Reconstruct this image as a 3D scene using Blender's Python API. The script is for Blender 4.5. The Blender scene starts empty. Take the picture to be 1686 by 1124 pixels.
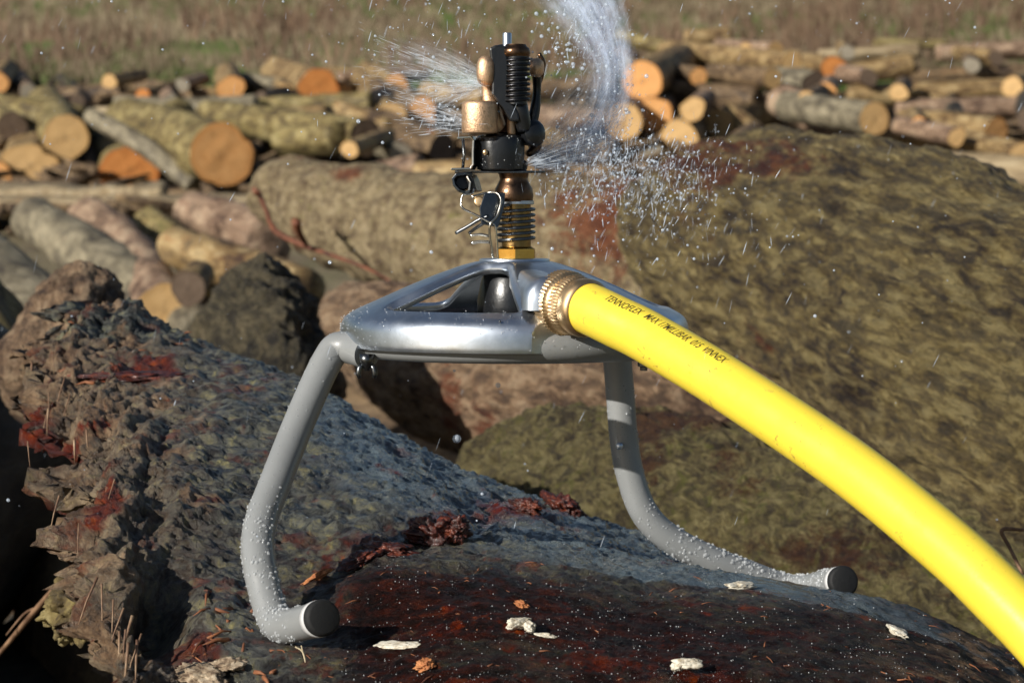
import bpy, bmesh, math, random
import numpy as np
from mathutils import Vector, Matrix, Quaternion
R = math.radians
rnd = random.Random(7)
scene = bpy.context.scene
col = scene.collection

# ------------------------------------------------------------ camera, light
FPX, CX, CY = 3700.0, 843.0, 562.0
PITCH = R(10)
CAM = Vector((0, 0, 1.6))
FW = Vector((0, math.cos(PITCH), -math.sin(PITCH)))
UP = Vector((0, math.sin(PITCH), math.cos(PITCH)))
RT = Vector((1, 0, 0))
cd = bpy.data.cameras.new('camera')
cam = bpy.data.objects.new('camera', cd); col.objects.link(cam)
cam.location = CAM; cam.rotation_euler = (R(80), 0, 0)
cd.sensor_width = 36; cd.lens = 36 * FPX / 1686
cd.clip_start = 0.05; cd.clip_end = 600
cd.dof.use_dof = True; cd.dof.focus_distance = 1.215; cd.dof.aperture_fstop = 18.0
cd.dof.aperture_blades = 7
scene.camera = cam

SUN = Vector((-0.70, -0.56, 0.46)).normalized()
w = bpy.data.worlds.new("World"); scene.world = w; w.use_nodes = True
nt = w.node_tree; nt.nodes.clear()
sky = nt.nodes.new('ShaderNodeTexSky'); sky.sky_type = 'NISHITA'; sky.sun_disc = False
sky.sun_elevation = math.asin(SUN.z); sky.sun_rotation = math.atan2(SUN.x, SUN.y)
bg = nt.nodes.new('ShaderNodeBackground'); bg.inputs[1].default_value = 0.05
out = nt.nodes.new('ShaderNodeOutputWorld')
nt.links.new(sky.outputs[0], bg.inputs[0]); nt.links.new(bg.outputs[0], out.inputs[0])
ld = bpy.data.lights.new('sun', 'SUN'); ld.energy = 5.0; ld.angle = R(0.5); ld.color = (1, .95, .87)
sun = bpy.data.objects.new('sun', ld); col.objects.link(sun)
sun.rotation_euler = SUN.to_track_quat('Z', 'Y').to_euler()
scene.view_settings.view_transform = 'Standard'; scene.view_settings.look = 'None'
scene.view_settings.exposure = 0.12; scene.view_settings.gamma = 1.0
scene.render.engine = 'CYCLES'
scene.cycles.max_bounces = 8; scene.cycles.transparent_max_bounces = 24
scene.cycles.use_denoising = True

def P(px, py, d):
    return CAM + FW * d + RT * (d * (px - CX) / FPX) + UP * (d * (CY - py) / FPX)

# ------------------------------------------------------------ numpy noise
def _hash(ix, iy, iz, seed):
    h = (ix * 374761393 + iy * 668265263 + iz * 2147483647 + seed * 1274126177) & 0xffffffff
    h = ((h ^ (h >> 13)) * 1274126177) & 0xffffffff
    h = (h ^ (h >> 16)) & 0xffffff
    return h / float(0xffffff)
def vnoise(p, seed=0):
    p = np.asarray(p, dtype=np.float64); i = np.floor(p).astype(np.int64); f = p - i
    f = f * f * (3 - 2 * f)
    r = 0
    for dx in (0, 1):
        for dy in (0, 1):
            for dz in (0, 1):
                wgt = (f[:, 0] if dx else 1 - f[:, 0]) * (f[:, 1] if dy else 1 - f[:, 1]) * (f[:, 2] if dz else 1 - f[:, 2])
                r = r + wgt * _hash(i[:, 0] + dx, i[:, 1] + dy, i[:, 2] + dz, seed)
    return r * 2 - 1
def fbm(p, o=4, seed=0, gain=.5):
    p = np.asarray(p, dtype=np.float64); a = 1; s = 0
    for k in range(o):
        s = s + a * vnoise(p * (2.03 ** k) + k * 17.3, seed + k); a *= gain
    return s

# ------------------------------------------------------------ object helpers
def setp(o, label=None, cat=None, group=None, kind=None):
    if label: o['label'] = label
    if cat: o['category'] = cat
    if group: o['group'] = group
    if kind: o['kind'] = kind
    return o
def empty(name, loc, label, cat, group=None, rot=None):
    o = bpy.data.objects.new(name, None); col.objects.link(o); o.empty_display_size = .05
    o.location = loc
    if rot is not None: o.rotation_mode = 'QUATERNION'; o.rotation_quaternion = rot
    return setp(o, label, cat, group)
def mesh_obj(name, verts, faces, mat, parent=None, smooth=True, attrs=None):
    me = bpy.data.meshes.new(name)
    me.from_pydata([tuple(v) for v in verts], [], [tuple(int(i) for i in f) for f in faces]); me.update()
    if smooth: me.shade_smooth()
    if mat: me.materials.append(mat)
    if attrs:
        for k, a in attrs.items():
            at = me.attributes.new(k, 'FLOAT', 'POINT'); at.data.foreach_set('value', np.asarray(a, dtype=np.float32))
    o = bpy.data.objects.new(name, me); col.objects.link(o)
    if parent: o.parent = parent
    return o
class MB:
    """collects geometry in one local frame"""
    def __init__(s): s.v = []; s.f = []
    def add(s, v, f):
        b = len(s.v); s.v += [tuple(q) for q in v]; s.f += [tuple(i + b for i in q) for q in f]
    def tube(s, pts, rad, n=12, caps=True, squash=None):
        pts = [Vector(p) for p in pts]
        rad = list(rad) if hasattr(rad, '__len__') else [rad] * len(pts)
        t = []
        for i in range(len(pts)):
            a = pts[max(i - 1, 0)]; b = pts[min(i + 1, len(pts) - 1)]; d = b - a
            t.append(d.normalized() if d.length > 1e-12 else Vector((0, 0, 1)))
        u = t[0].orthogonal().normalized(); V = []; F = []
        for i, p in enumerate(pts):
            if i:
                q = t[i - 1].rotation_difference(t[i]); u = (q @ u); u = (u - t[i] * u.dot(t[i])).normalized()
            w_ = t[i].cross(u)
            for k in range(n):
                a = 2 * math.pi * k / n; V.append(p + (u * math.cos(a) + w_ * math.sin(a)) * rad[i])
        for i in range(len(pts) - 1):
            for k in range(n):
                k2 = (k + 1) % n; F.append((i * n + k, i * n + k2, (i + 1) * n + k2, (i + 1) * n + k))
        if caps:
            F.append(tuple(range(n - 1, -1, -1))); F.append(tuple((len(pts) - 1) * n + k for k in range(n)))
        s.add(V, F)
    def lathe(s, base, axis, prof, n=32, fn=None):
        """prof: list of (h along axis, radius)"""
        axis = Vector(axis).normalized(); u = axis.orthogonal().normalized(); w_ = axis.cross(u); base = Vector(base)
        V = []; F = []
        for j, (h, r) in enumerate(prof):
            for k in range(n):
                a = 2 * math.pi * k / n; rr = r * (fn(j, k, a) if fn else 1)
                V.append(base + axis * h + (u * math.cos(a) + w_ * math.sin(a)) * rr)
        for j in range(len(prof) - 1):
            for k in range(n):
                k2 = (k + 1) % n; F.append((j * n + k, j * n + k2, (j + 1) * n + k2, (j + 1) * n + k))
        if prof[0][1] > 1e-5: F.append(tuple(range(n - 1, -1, -1)))
        if prof[-1][1] > 1e-5: F.append(tuple((len(prof) - 1) * n + k for k in range(n)))
        s.add(V, F)
    def plate(s, outline, th, origin, ux, uy):
        """outline 2D polygon in (ux,uy), thickness th along ux x uy"""
        ux = Vector(ux).normalized(); uy = Vector(uy).normalized(); nn = ux.cross(uy).normalized(); origin = Vector(origin)
        n = len(outline); V = []
        for sgn in (-.5, .5):
            for x, y in outline: V.append(origin + ux * x + uy * y + nn * th * sgn)
        F = [tuple(range(n - 1, -1, -1)), tuple(range(n, 2 * n))]
        for k in range(n): F.append((k, (k + 1) % n, n + (k + 1) % n, n + k))
        s.add(V, F)
    def sphere(s, c, r, n=8, m=6, sc=(1, 1, 1)):
        V = []; F = []; c = Vector(c)
        for j in range(m + 1):
            ph = math.pi * j / m
            for k in range(n):
                a = 2 * math.pi * k / n
                V.append(c + Vector((math.sin(ph) * math.cos(a) * sc[0], math.sin(ph) * math.sin(a) * sc[1], math.cos(ph) * sc[2])) * r)
        for j in range(m):
            for k in range(n):
                k2 = (k + 1) % n; F.append((j * n + k, (j + 1) * n + k, (j + 1) * n + k2, j * n + k2))
        s.add(V, F)
    def build(s, name, mat, parent=None, smooth=True, bevel=0, autosmooth=None):
        o = mesh_obj(name, s.v, s.f, mat, parent, smooth)
        bm = bmesh.new(); bm.from_mesh(o.data)
        bmesh.ops.remove_doubles(bm, verts=bm.verts, dist=1e-6)
        bmesh.ops.recalc_face_normals(bm, faces=bm.faces)
        if autosmooth:
            for e in bm.edges:
                if len(e.link_faces) == 2 and e.calc_face_angle(0) > autosmooth: e.smooth = False
        bm.to_mesh(o.data); bm.free()
        if bevel:
            m = o.modifiers.new('bevel', 'BEVEL'); m.width = bevel; m.segments = 2; m.limit_method = 'ANGLE'; m.angle_limit = R(35)
        return o
def crom(pts, n):
    """catmull-rom resample of list of tuples, n samples per segment"""
    pts = [np.array(p, dtype=float) for p in pts]; o = []
    for i in range(len(pts) - 1):
        p0 = pts[i - 1] if i else 2 * pts[0] - pts[1]; p1 = pts[i]; p2 = pts[i + 1]
        p3 = pts[i + 2] if i + 2 < len(pts) else 2 * pts[-1] - pts[-2]
        for k in range(n):
            t = k / n
            o.append(.5 * (2 * p1 + (p2 - p0) * t + (2 * p0 - 5 * p1 + 4 * p2 - p3) * t * t + (3 * p1 - p0 - 3 * p2 + p3) * t ** 3))
    o.append(pts[-1]); return o

# ------------------------------------------------------------ materials
class NT:
    def __init__(s, name):
        s.m = bpy.data.materials.new(name); s.m.use_nodes = True; s.t = s.m.node_tree; s.t.nodes.clear()
        s.out = s.n('ShaderNodeOutputMaterial')
    def n(s, ty, **kw):
        x = s.t.nodes.new(ty)
        for k, v in kw.items(): setattr(x, k, v)
        return x
    def l(s, a, b): s.t.links.new(a, b)
    def coord(s, scale=(1, 1, 1), rot=(0, 0, 0), which='Object'):
        tc = s.n('ShaderNodeTexCoord'); mp = s.n('ShaderNodeMapping')
        mp.inputs['Scale'].default_value = scale; mp.inputs['Rotation'].default_value = rot
        s.l(tc.outputs[which], mp.inputs[0]); return mp.outputs[0]
    def noise(s, vec, sc, det=6, rough=.6, dist=0):
        x = s.n('ShaderNodeTexNoise'); x.inputs['Scale'].default_value = sc; x.inputs['Detail'].default_value = det
        x.inputs['Roughness'].default_value = rough; x.inputs['Distortion'].default_value = dist
        s.l(vec, x.inputs['Vector']); return x.outputs[0]
    def vor(s, vec, sc, feat='F1', rand=1):
        x = s.n('ShaderNodeTexVoronoi'); x.feature = feat; x.inputs['Scale'].default_value = sc
        x.inputs['Randomness'].default_value = rand; s.l(vec, x.inputs['Vector']); return x.outputs[0]
    def ramp(s, fac, stops, interp='LINEAR'):
        x = s.n('ShaderNodeValToRGB'); x.color_ramp.interpolation = interp
        e = x.color_ramp.elements
        while len(e) < len(stops): e.new(.5)
        for i, (p, c) in enumerate(stops):
            e[i].position = p
            e[i].color = (c, c, c, 1) if not hasattr(c, '__len__') else (c[0], c[1], c[2], 1)
        s.l(fac, x.inputs[0]); return x.outputs[0]
    def mix(s, fac, a, b, mode='MIX'):
        x = s.n('ShaderNodeMix', data_type='RGBA', blend_type=mode)
        for inp, v in ((x.inputs[0], fac), (x.inputs[6], a), (x.inputs[7], b)):
            if isinstance(v, (int, float)): inp.default_value = v
            elif hasattr(v, '__len__'): inp.default_value = (v[0], v[1], v[2], 1)
            else: s.l(v, inp)
        return x.outputs[2]
    def math(s, op, a, b=0.0):
        x = s.n('ShaderNodeMath', operation=op)
        for inp, v in ((x.inputs[0], a), (x.inputs[1], b)):
            if isinstance(v, (int, float)): inp.default_value = v
            else: s.l(v, inp)
        return x.outputs[0]
    def attr(s, name):
        x = s.n('ShaderNodeAttribute'); x.attribute_name = name; return x.outputs['Fac']
    def bump(s, h, strength, dist, nrm=None):
        x = s.n('ShaderNodeBump'); x.inputs['Strength'].default_value = strength; x.inputs['Distance'].default_value = dist
        s.l(h, x.inputs['Height'])
        if nrm is not None: s.l(nrm, x.inputs['Normal'])
        return x.outputs[0]
    def pbsdf(s, color=None, rough=.5, metal=0, nrm=None, **kw):
        x = s.n('ShaderNodeBsdfPrincipled')
        def put(k, v):
            if v is None: return
            if isinstance(v, (int, float)): x.inputs[k].default_value = v
            elif hasattr(v, '__len__'): x.inputs[k].default_value = (v[0], v[1], v[2], 1)
            else: s.l(v, x.inputs[k])
        put('Base Color', color); put('Roughness', rough); put('Metallic', metal)
        for k, v in kw.items(): put(k, v)
        if nrm is not None: s.l(nrm, x.inputs['Normal'])
        s.l(x.outputs[0], s.out.inputs[0]); return x

def bark(name, cols, sc=14, stretch=.35, crack=.5, red=0, redcol=(.22, .035, .015), pale=0, palecol=(.5, .38, .24),
         rough=(.55, .9), bumpd=.006, dark=(.012, .009, .007), moss=0, mosscol=(.09, .09, .02), dist=.4, coat=0):
    m = NT(name); v = m.coord((1, 1, stretch)); vi = m.coord((1, 1, min(1, stretch * 1.8)))
    n1 = m.noise(v, sc, 10, .74, dist)
    k = len(cols)
    c = m.ramp(n1, [(.42 + .16 * i / (k - 1), cc) for i, cc in enumerate(cols)])
    n2 = m.noise(vi, sc * .22, 6, .65, .5)
    c = m.mix(m.ramp(n2, [(.38, 0), (.62, .6)]), c, m.mix(.5, c, cols[-1]))
    c = m.mix(m.ramp(n2, [(.36, .7), (.50, 0)]), c, m.mix(.35, cols[0], c, 'MIX'))
    vo = m.vor(v, sc * 1.6, 'DISTANCE_TO_EDGE')
    n3 = m.noise(v, sc * 2.3, 8, .78, dist * 3)
    pits = m.ramp(n3, [(.33, 1), (.49, 0)])
    c = m.mix(m.math('MULTIPLY', pits, crack), c, dark)
    if moss:
        n4 = m.noise(vi, sc * .6, 9, .75, 1.2)
        c = m.mix(m.ramp(n4, [(.64 - .3 * moss, 0), (.70 - .25 * moss, .8)]), c, mosscol)
    if red:
        n5 = m.noise(m.coord((1, 1, stretch * .9)), sc * .45, 10, .85, .8)
        rf = m.ramp(m.math('ADD', n5, m.math('MULTIPLY', m.attr('patch'), .195)), [(.68 - .22 * red, 0), (.76 - .2 * red, .8)])
        c = m.mix(rf, c, m.mix(m.math('MULTIPLY', pits, .8), m.mix(m.ramp(n1, [(.4, 0), (.6, 1)]), tuple(x * .45 for x in redcol), redcol), dark))
    if pale:
        n6 = m.noise(v, sc * 1.1, 9, .78, .6)
        c = m.mix(m.ramp(n6, [(.72 - .2 * pale, 0), (.76 - .18 * pale, .9)]), c, palecol)
    hs = m.n('ShaderNodeHueSaturation'); hs.inputs['Saturation'].default_value = 1.22; hs.inputs['Value'].default_value = .92; m.l(c, hs.inputs['Color']); c = hs.outputs[0]
    h = m.math('ADD', m.math('MULTIPLY', n1, 1.0), m.math('MULTIPLY', n3, .7))
    h = m.math('ADD', h, m.math('MULTIPLY', m.math('MINIMUM', vo, .25), .8))
    nr = m.bump(h, 1.0, bumpd)
    ro = m.ramp(m.noise(v, sc * 1.3, 4, .6), [(.35, rough[0]), (.65, rough[1])])
    m.pbsdf(c, ro, 0, nr, **{'Coat Weight': coat, 'Coat Roughness': .25})
    return m.m

BARK = dict(
    olive=bark('bark_olive', [(.045, .032, .018), (.15, .11, .052), (.25, .20, .095), (.38, .32, .18)], 16, .45, .6, .3, moss=.2, mosscol=(.13, .125, .045), pale=.2),
    tan=bark('bark_tan', [(.055, .030, .018), (.19, .125, .065), (.32, .225, .12), (.46, .36, .22)], 15, .45, .55, .45, (.24, .075, .03), pale=.3),
    pink=bark('bark_pink', [(.07, .042, .03), (.20, .135, .095), (.32, .225, .165), (.44, .34, .25)], 15, .45, .55, .4, (.20, .05, .025), pale=.25),
    brown=bark('bark_brown', [(.025, .016, .011), (.085, .056, .035), (.17, .118, .073), (.30, .22, .14)], 15, .4, .6, .35, pale=.25),
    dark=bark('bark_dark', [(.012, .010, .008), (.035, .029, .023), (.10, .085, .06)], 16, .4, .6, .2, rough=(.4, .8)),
    grey=bark('bark_grey', [(.06, .05, .038), (.15, .13, .09), (.24, .21, .15), (.34, .30, .22)], 15, .5, .5, .2, pale=.15),
    pale=bark('bark_pale', [(.20, .15, .095), (.36, .285, .185), (.48, .40, .28)], 14, .15, .4, .3, (.3, .13, .07)),
)
def cutwood(name, base, edge, dark, ringsc=90):
    m = NT(name)
    v = m.coord((1, 1, 1)); sep = m.n('ShaderNodeSeparateXYZ'); m.l(v, sep.inputs[0])
    x2 = m.math('MULTIPLY', sep.outputs[0], sep.outputs[0]); y2 = m.math('MULTIPLY', sep.outputs[1], sep.outputs[1])
    rr = m.math('SQRT', m.math('ADD', x2, y2))
    nz = m.noise(v, 9, 5, .6)
    rd = m.math('ADD', m.math('MULTIPLY', rr, ringsc), m.math('MULTIPLY', nz, 5))
    ring = m.math('SINE', m.math('MULTIPLY', rd, 6.283))
    c = m.mix(m.ramp(m.math('ADD', m.math('MULTIPLY', ring, .5), .5), [(0, 0), (1, .35)]), base, edge)
    c = m.mix(m.ramp(m.noise(v, 14, 8, .7), [(.35, 0), (.75, .8)]), c, edge)
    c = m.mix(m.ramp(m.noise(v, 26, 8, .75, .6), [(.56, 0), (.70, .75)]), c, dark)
    c = m.mix(m.ramp(m.attr('edge'), [(.80, 0), (.97, .75)]), c, edge)
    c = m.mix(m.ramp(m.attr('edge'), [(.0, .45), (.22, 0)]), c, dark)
    m.pbsdf(c, .8, 0, m.bump(m.noise(m.coord((1, 14, 1)), 40, 4), .4, .003))
    return m.m
CUT = dict(
    orange=cutwood('cut_orange', (.80, .44, .17), (.66, .29, .08), (.26, .10, .03)),
    deep=cutwood('cut_deep_orange', (.70, .30, .08), (.52, .16, .03), (.16, .05, .015)),
    tan=cutwood('cut_tan', (.70, .46, .21), (.56, .33, .12), (.22, .13, .06)),
    grey=cutwood('cut_grey', (.33, .29, .22), (.24, .20, .14), (.13, .10, .07)),
    shade=cutwood('cut_brown', (.16, .11, .075), (.10, .065, .04), (.035, .022, .015)),  # brown wood of dull faces, also painted shade on a few ends
)

# ------------------------------------------------------------ logs
def log(pts, mat, label, group=None, cut0=None, cut1=None, lobes=.05, rough=.06, nseg=40, seed=None, name='log',
        shape0=None, dome=.35, freq=5.0, cat='log', dens=1.0, fine=None, patches=None):
    """pts: list of (px,py,d,r_px). cut0/cut1 = cut face material at the two ends"""
    seed = seed if seed is not None else rnd.randint(0, 9999)
    W = [(*P(a, b, d), rp * d / FPX) for a, b, d, rp in pts]
    return wlog(W, mat, label, group, cut0, cut1, lobes, rough, nseg, seed, name, shape0, dome, freq, cat, dens, fine, patches)
def wlog(W, mat, label, group=None, cut0=None, cut1=None, lobes=.05, rough=.06, nseg=40, seed=0, name='log',
         shape0=None, dome=.35, freq=5.0, cat='log', dens=1.0, fine=None, patches=None):
    a = Vector(W[0][:3]); b = Vector(W[-1][:3]); L = (b - a).length
    rmean = sum(q[3] for q in W) / len(W)
    ns = max(6, int(dens * L / (2 * math.pi * rmean / nseg) / 1.6)); ns = min(ns, 420 if fine else 160)
    per = max(2, int(math.ceil(ns / (len(W) - 1))))
    S = np.array(crom(W, per)); n = nseg
    # domed ends where not cut
    rings = []
    pos = S[:, :3]; rad = S[:, 3]
    tang = np.gradient(pos, axis=0); tang /= np.linalg.norm(tang, axis=1)[:, None]
    ring_p = [pos[i] for i in range(len(pos))]; ring_r = list(rad); ring_t = [tang[i] for i in range(len(pos))]
    def domel(p, r, t, sgn):
        o = []
        for k in range(1, 6):
            an = k / 5 * math.pi / 2 * .98
            o.append((p + t * sgn * r * dome * math.sin(an), r * math.cos(an), t))
        return o
    pre = [] if cut0 else domel(pos[0], rad[0], tang[0], -1)[::-1]
    post = [] if cut1 else domel(pos[-1], rad[-1], tang[-1], 1)
    RR = pre + list(zip(ring_p, ring_r, ring_t)) + post
    ref = np.array([0.13, 0.21, 1.0]); V = []; U = []
    rng = random.Random(seed)
    ph = [rng.uniform(0, 6.28) for _ in range(4)]
    ang = np.arange(n) * 2 * math.pi / n
    lob = lobes * (np.sin(2 * ang + ph[0]) + .6 * np.sin(3 * ang + ph[1]) + .4 * np.sin(5 * ang + ph[2]))
    for p, r, t in RR:
        u = np.cross(ref, t); u /= np.linalg.norm(u); w_ = np.cross(t, u)
        prof = 1 + lob
        if shape0: prof = prof * np.array([shape0(x) for x in ang])
        V.append(p[None, :] + (np.cos(ang)[:, None] * u + np.sin(ang)[:, None] * w_) * (r * prof)[:, None])
        U.append(np.cos(ang)[:, None] * u + np.sin(ang)[:, None] * w_)
    m_ = len(RR); V = np.concatenate(V); U = np.concatenate(U)
    f = freq * .12 / max(rmean, .02)
    dsp = fbm(V * f + seed * .37, 5, seed, .6)
    V = V + U * (dsp * rmean * rough)[:, None]
    F = []
    for i in range(m_ - 1):
        for k in range(n):
            k2 = (k + 1) % n; F.append((i * n + k, i * n + k2, (i + 1) * n + k2, (i + 1) * n + k))
    if not cut0: F.append(tuple(range(n - 1, -1, -1)))
    if not cut1: F.append(tuple((m_ - 1) * n + k for k in range(n)))
    zax = (b - a).normalized(); q = zax.to_track_quat('Z', 'Y'); M = Matrix.Translation((a + b) / 2) @ q.to_matrix().to_4x4()
    Mi = np.array(M.inverted())
    def loc(X): return X @ Mi[:3, :3].T + Mi[:3, 3]
    if fine:
        Lc = loc(V) * np.array([1, 1, fine[2]]); q1 = fbm(Lc * fine[1], 5, seed + 5, .62)
        q2 = 1 - np.abs(fbm(Lc * fine[1] * .45, 4, seed + 9, .6)) * 1.7
        V = V + U * (fine[0] * (q1 + .9 * q2))[:, None]
    hascut = cut0 or cut1
    pa = None
    if patches:
        rel = V - np.array(CAM); dp = rel @ np.array(FW); qx = CX + FPX * (rel @ np.array(RT)) / dp; qy = CY - FPX * (rel @ np.array(UP)) / dp
        pa = dict(patch=np.clip(sum(st * np.exp(-(((qx - x) / rx) ** 2 + ((qy - y) / ry) ** 2)) for x, y, rx, ry, st in patches), 0, 1))
    if hascut:
        root = empty(name, (a + b) / 2, label, cat, group, q)
        ob = mesh_obj('bark', loc(V), F, BARK.get(mat, mat) if isinstance(mat, str) else mat, root)
    else:
        ob = mesh_obj(name, loc(V), F, BARK.get(mat, mat) if isinstance(mat, str) else mat, attrs=pa)
        ob.location = (a + b) / 2; ob.rotation_mode = 'QUATERNION'; ob.rotation_quaternion = q
        setp(ob, label, cat, group); root = ob
    for cm, ring, sgn in ((cut0, 0, 1), (cut1, m_ - 1, -1)):
        if not cm: continue
        E = V[ring * n:(ring + 1) * n]; c = E.mean(axis=0); tt = RR[ring][2]
        X = []; ed = []
        K = 7
        for j in range(K, 0, -1):
            fr = j / K; X.append(c + (E - c) * fr); ed += [fr] * n
        X = np.concatenate(X + [c[None, :]]); ed.append(0.0)
        hh = fbm(X * (30 * .1 / max(rmean, .02)), 3, seed) * rmean * .02
        X = X + np.asarray(tt)[None, :] * hh[:, None]
        X[:n] = E - np.asarray(tt) * sgn * .0005
        FF = []
        for j in range(K - 1):
            for k in range(n):
                k2 = (k + 1) % n; FF.append((j * n + k, (j + 1) * n + k, (j + 1) * n + k2, j * n + k2) if sgn > 0 else (j * n + k, j * n + k2, (j + 1) * n + k2, (j + 1) * n + k))
        for k in range(n):
            k2 = (k + 1) % n; FF.append(((K - 1) * n + k, K * n, (K - 1) * n + k2) if sgn > 0 else ((K - 1) * n + k, (K - 1) * n + k2, K * n))
        # cut face has its own origin at its centre so rings are concentric
        cl = loc(X); cc = loc(c[None, :])[0]
        fo = mesh_obj('cut_face', cl - cc, FF, CUT[cm], root, True, {'edge': ed})
        fo.location = Vector(cc)
    return root
def endlog(px, py, rpx, d, yaw, L, cut, mat, label, group=None, lobes=.05, shape0=None, rise=0, seed=None):
    """a log whose near cut face is centred on px,py; runs away from the camera at yaw degrees (right positive)"""
    p = P(px, py, d); dirv = Vector((math.sin(R(yaw)), math.cos(R(yaw)), math.sin(R(rise)))).normalized()
    r = rpx * d / FPX; q = p + dirv * L; mid = p + dirv * L * .5
    seed = seed if seed is not None else rnd.randint(0, 9999)
    return wlog([(*p, r), (*mid, r * 1.02), (*q, r * .98)], mat, label, group, cut, 'grey', lobes, .06, 32, seed, shape0=shape0)

# ------------------------------------------------------------ ground
def ground_mat():
    m = NT('field_ground'); v = m.coord((1, .35, 1))
    c = m.ramp(m.noise(v, .9, 9, .7, .4), [(.3, (.10, .085, .04)), (.5, (.21, .17, .095)), (.68, (.30, .25, .15))])
    c = m.mix(m.ramp(m.noise(v, .35, 6, .65), [(.50, 0), (.62, .8)]), c, (.085, .12, .03))
    c = m.mix(m.ramp(m.noise(m.coord((1, 1, 1)), 3, 8, .7), [(.52, 0), (.66, .7)]), c, (.13, .085, .06))
    m.pbsdf(c, .95, 0, m.bump(m.noise(m.coord(), 9, 8, .7), .8, .06)); return m.m
nx, ny = 120, 160
gx = np.linspace(-60, 60, nx); gy = np.concatenate([np.linspace(-6, 30, 90), np.linspace(31, 220, ny - 90)])
X, Y = np.meshgrid(gx, gy)
Z = .06 * vnoise(np.stack([X.ravel() * .5, Y.ravel() * .4, 0 * X.ravel()], 1), 3)
GV = np.stack([X.ravel(), Y.ravel(), Z], 1)
GF = [(j * nx + i, j * nx + i + 1, (j + 1) * nx + i + 1, (j + 1) * nx + i) for j in range(ny - 1) for i in range(nx - 1)]
g = mesh_obj('ground', GV, GF, ground_mat()); g['kind'] = 'structure'

# dry grass and green grass in the field behind the log piles
def grass(name, n, xr, yr, h, mat, label, seed, patch=None):
    rg = np.random.RandomState(seed); V = []; F = []
    k = 0
    while k < n:
        y = yr[0] + (yr[1] - yr[0]) * rg.rand() ** 1.3; x = (rg.rand() * 2 - 1) * (xr * y / 30)
        if patch is not None:
            if vnoise(np.array([[x * patch[0], y * patch[1], 2.2]]), patch[2])[0] < patch[3]: continue
        hh = h * (.5 + rg.rand()); wd = .012 + .00055 * y
        for b in range(5):
            ox, oy = rg.normal(0, .07, 2); le = rg.normal(0, .25, 2) * hh; a = rg.rand() * 6.28
            dx, dy = math.cos(a) * wd, math.sin(a) * wd * .5
            i = len(V)
            V += [(x + ox - dx, y + oy - dy, -.05), (x + ox + dx, y + oy + dy, -.05),
                  (x + ox + dx * .7 + le[0] * .4, y + oy + le[1] * .4, hh * .6), (x + ox - dx * .7 + le[0] * .4, y + oy + le[1] * .4, hh * .6),
                  (x + ox + le[0], y + oy + le[1], hh)]
            F += [(i, i + 1, i + 2, i + 3), (i + 3, i + 2, i + 4)]
        k += 1
    o = mesh_obj(name, V, F, mat, None, False); setp(o, label, 'grass', None, 'stuff')
def grassmat(name, a, b):
    m = NT(name); c = m.ramp(m.noise(m.coord((1, .5, .1)), .8, 9, .8), [(.40, a), (.60, b)]); c = m.mix(m.ramp(m.noise(m.coord((.6, .25, .1)), .5, 6, .7), [(.45, 0), (.6, .6)]), c, (.13, .085, .05))
    m.pbsdf(c, .8); return m.m
grass('dry_grass', 9000, 9.5, (24, 95), .30, grassmat('dry_grass', (.11, .075, .042), (.33, .27, .165)), 'dry tan meadow grass across the field behind the log piles', 1)
grass('green_grass', 5200, 9.5, (23, 80), .24, grassmat('green_grass', (.06, .10, .02), (.12, .17, .04)), 'green patches of low grass scattered through the meadow', 2, (.35, .10, 5, .02))

grass('weed_clumps', 900, 9.5, (25, 90), .55, grassmat('weed', (.10, .055, .035), (.26, .17, .10)), 'taller reddish brown weeds standing in the meadow', 6, (.5, .2, 8, .05))
grass('green_grass', 2600, 9.5, (22.5, 34), .20, grassmat('fresh_grass', (.045, .11, .015), (.10, .19, .03)), 'fresh green grass strip right behind the log piles', 7, (.22, .3, 15, .12))

def turf(x0, x1, y0, y1, n, mat, label, seed):
    rg_ = np.random.RandomState(seed); V = []; F = []
    for k in range(n):
        x, y = rg_.uniform(x0, x1), rg_.uniform(y0, y1); hh = .22 * (.5 + rg_.rand()); wd = .045
        for b in range(5):
            ox, oy = rg_.normal(0, .08, 2); le = rg_.normal(0, .3, 2) * hh; i = len(V)
            V += [(x + ox - wd, y + oy, -.04), (x + ox + wd, y + oy, -.04), (x + ox + le[0], y + oy + le[1], hh)]; F += [(i, i + 1, i + 2)]
    setp(mesh_obj('green_grass', V, F, mat, None, False), label, 'grass', None, 'stuff')
FG = grassmat('fresh_grass_patch', (.04, .10, .012), (.11, .20, .03))
turf(4.6, 12, 36, 46, 2600, FG, 'bright green strip of grass at the upper right', 41)
turf(-7.2, -3.6, 28, 32, 1100, FG, 'small green patch of grass above the left pile', 42)
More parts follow.
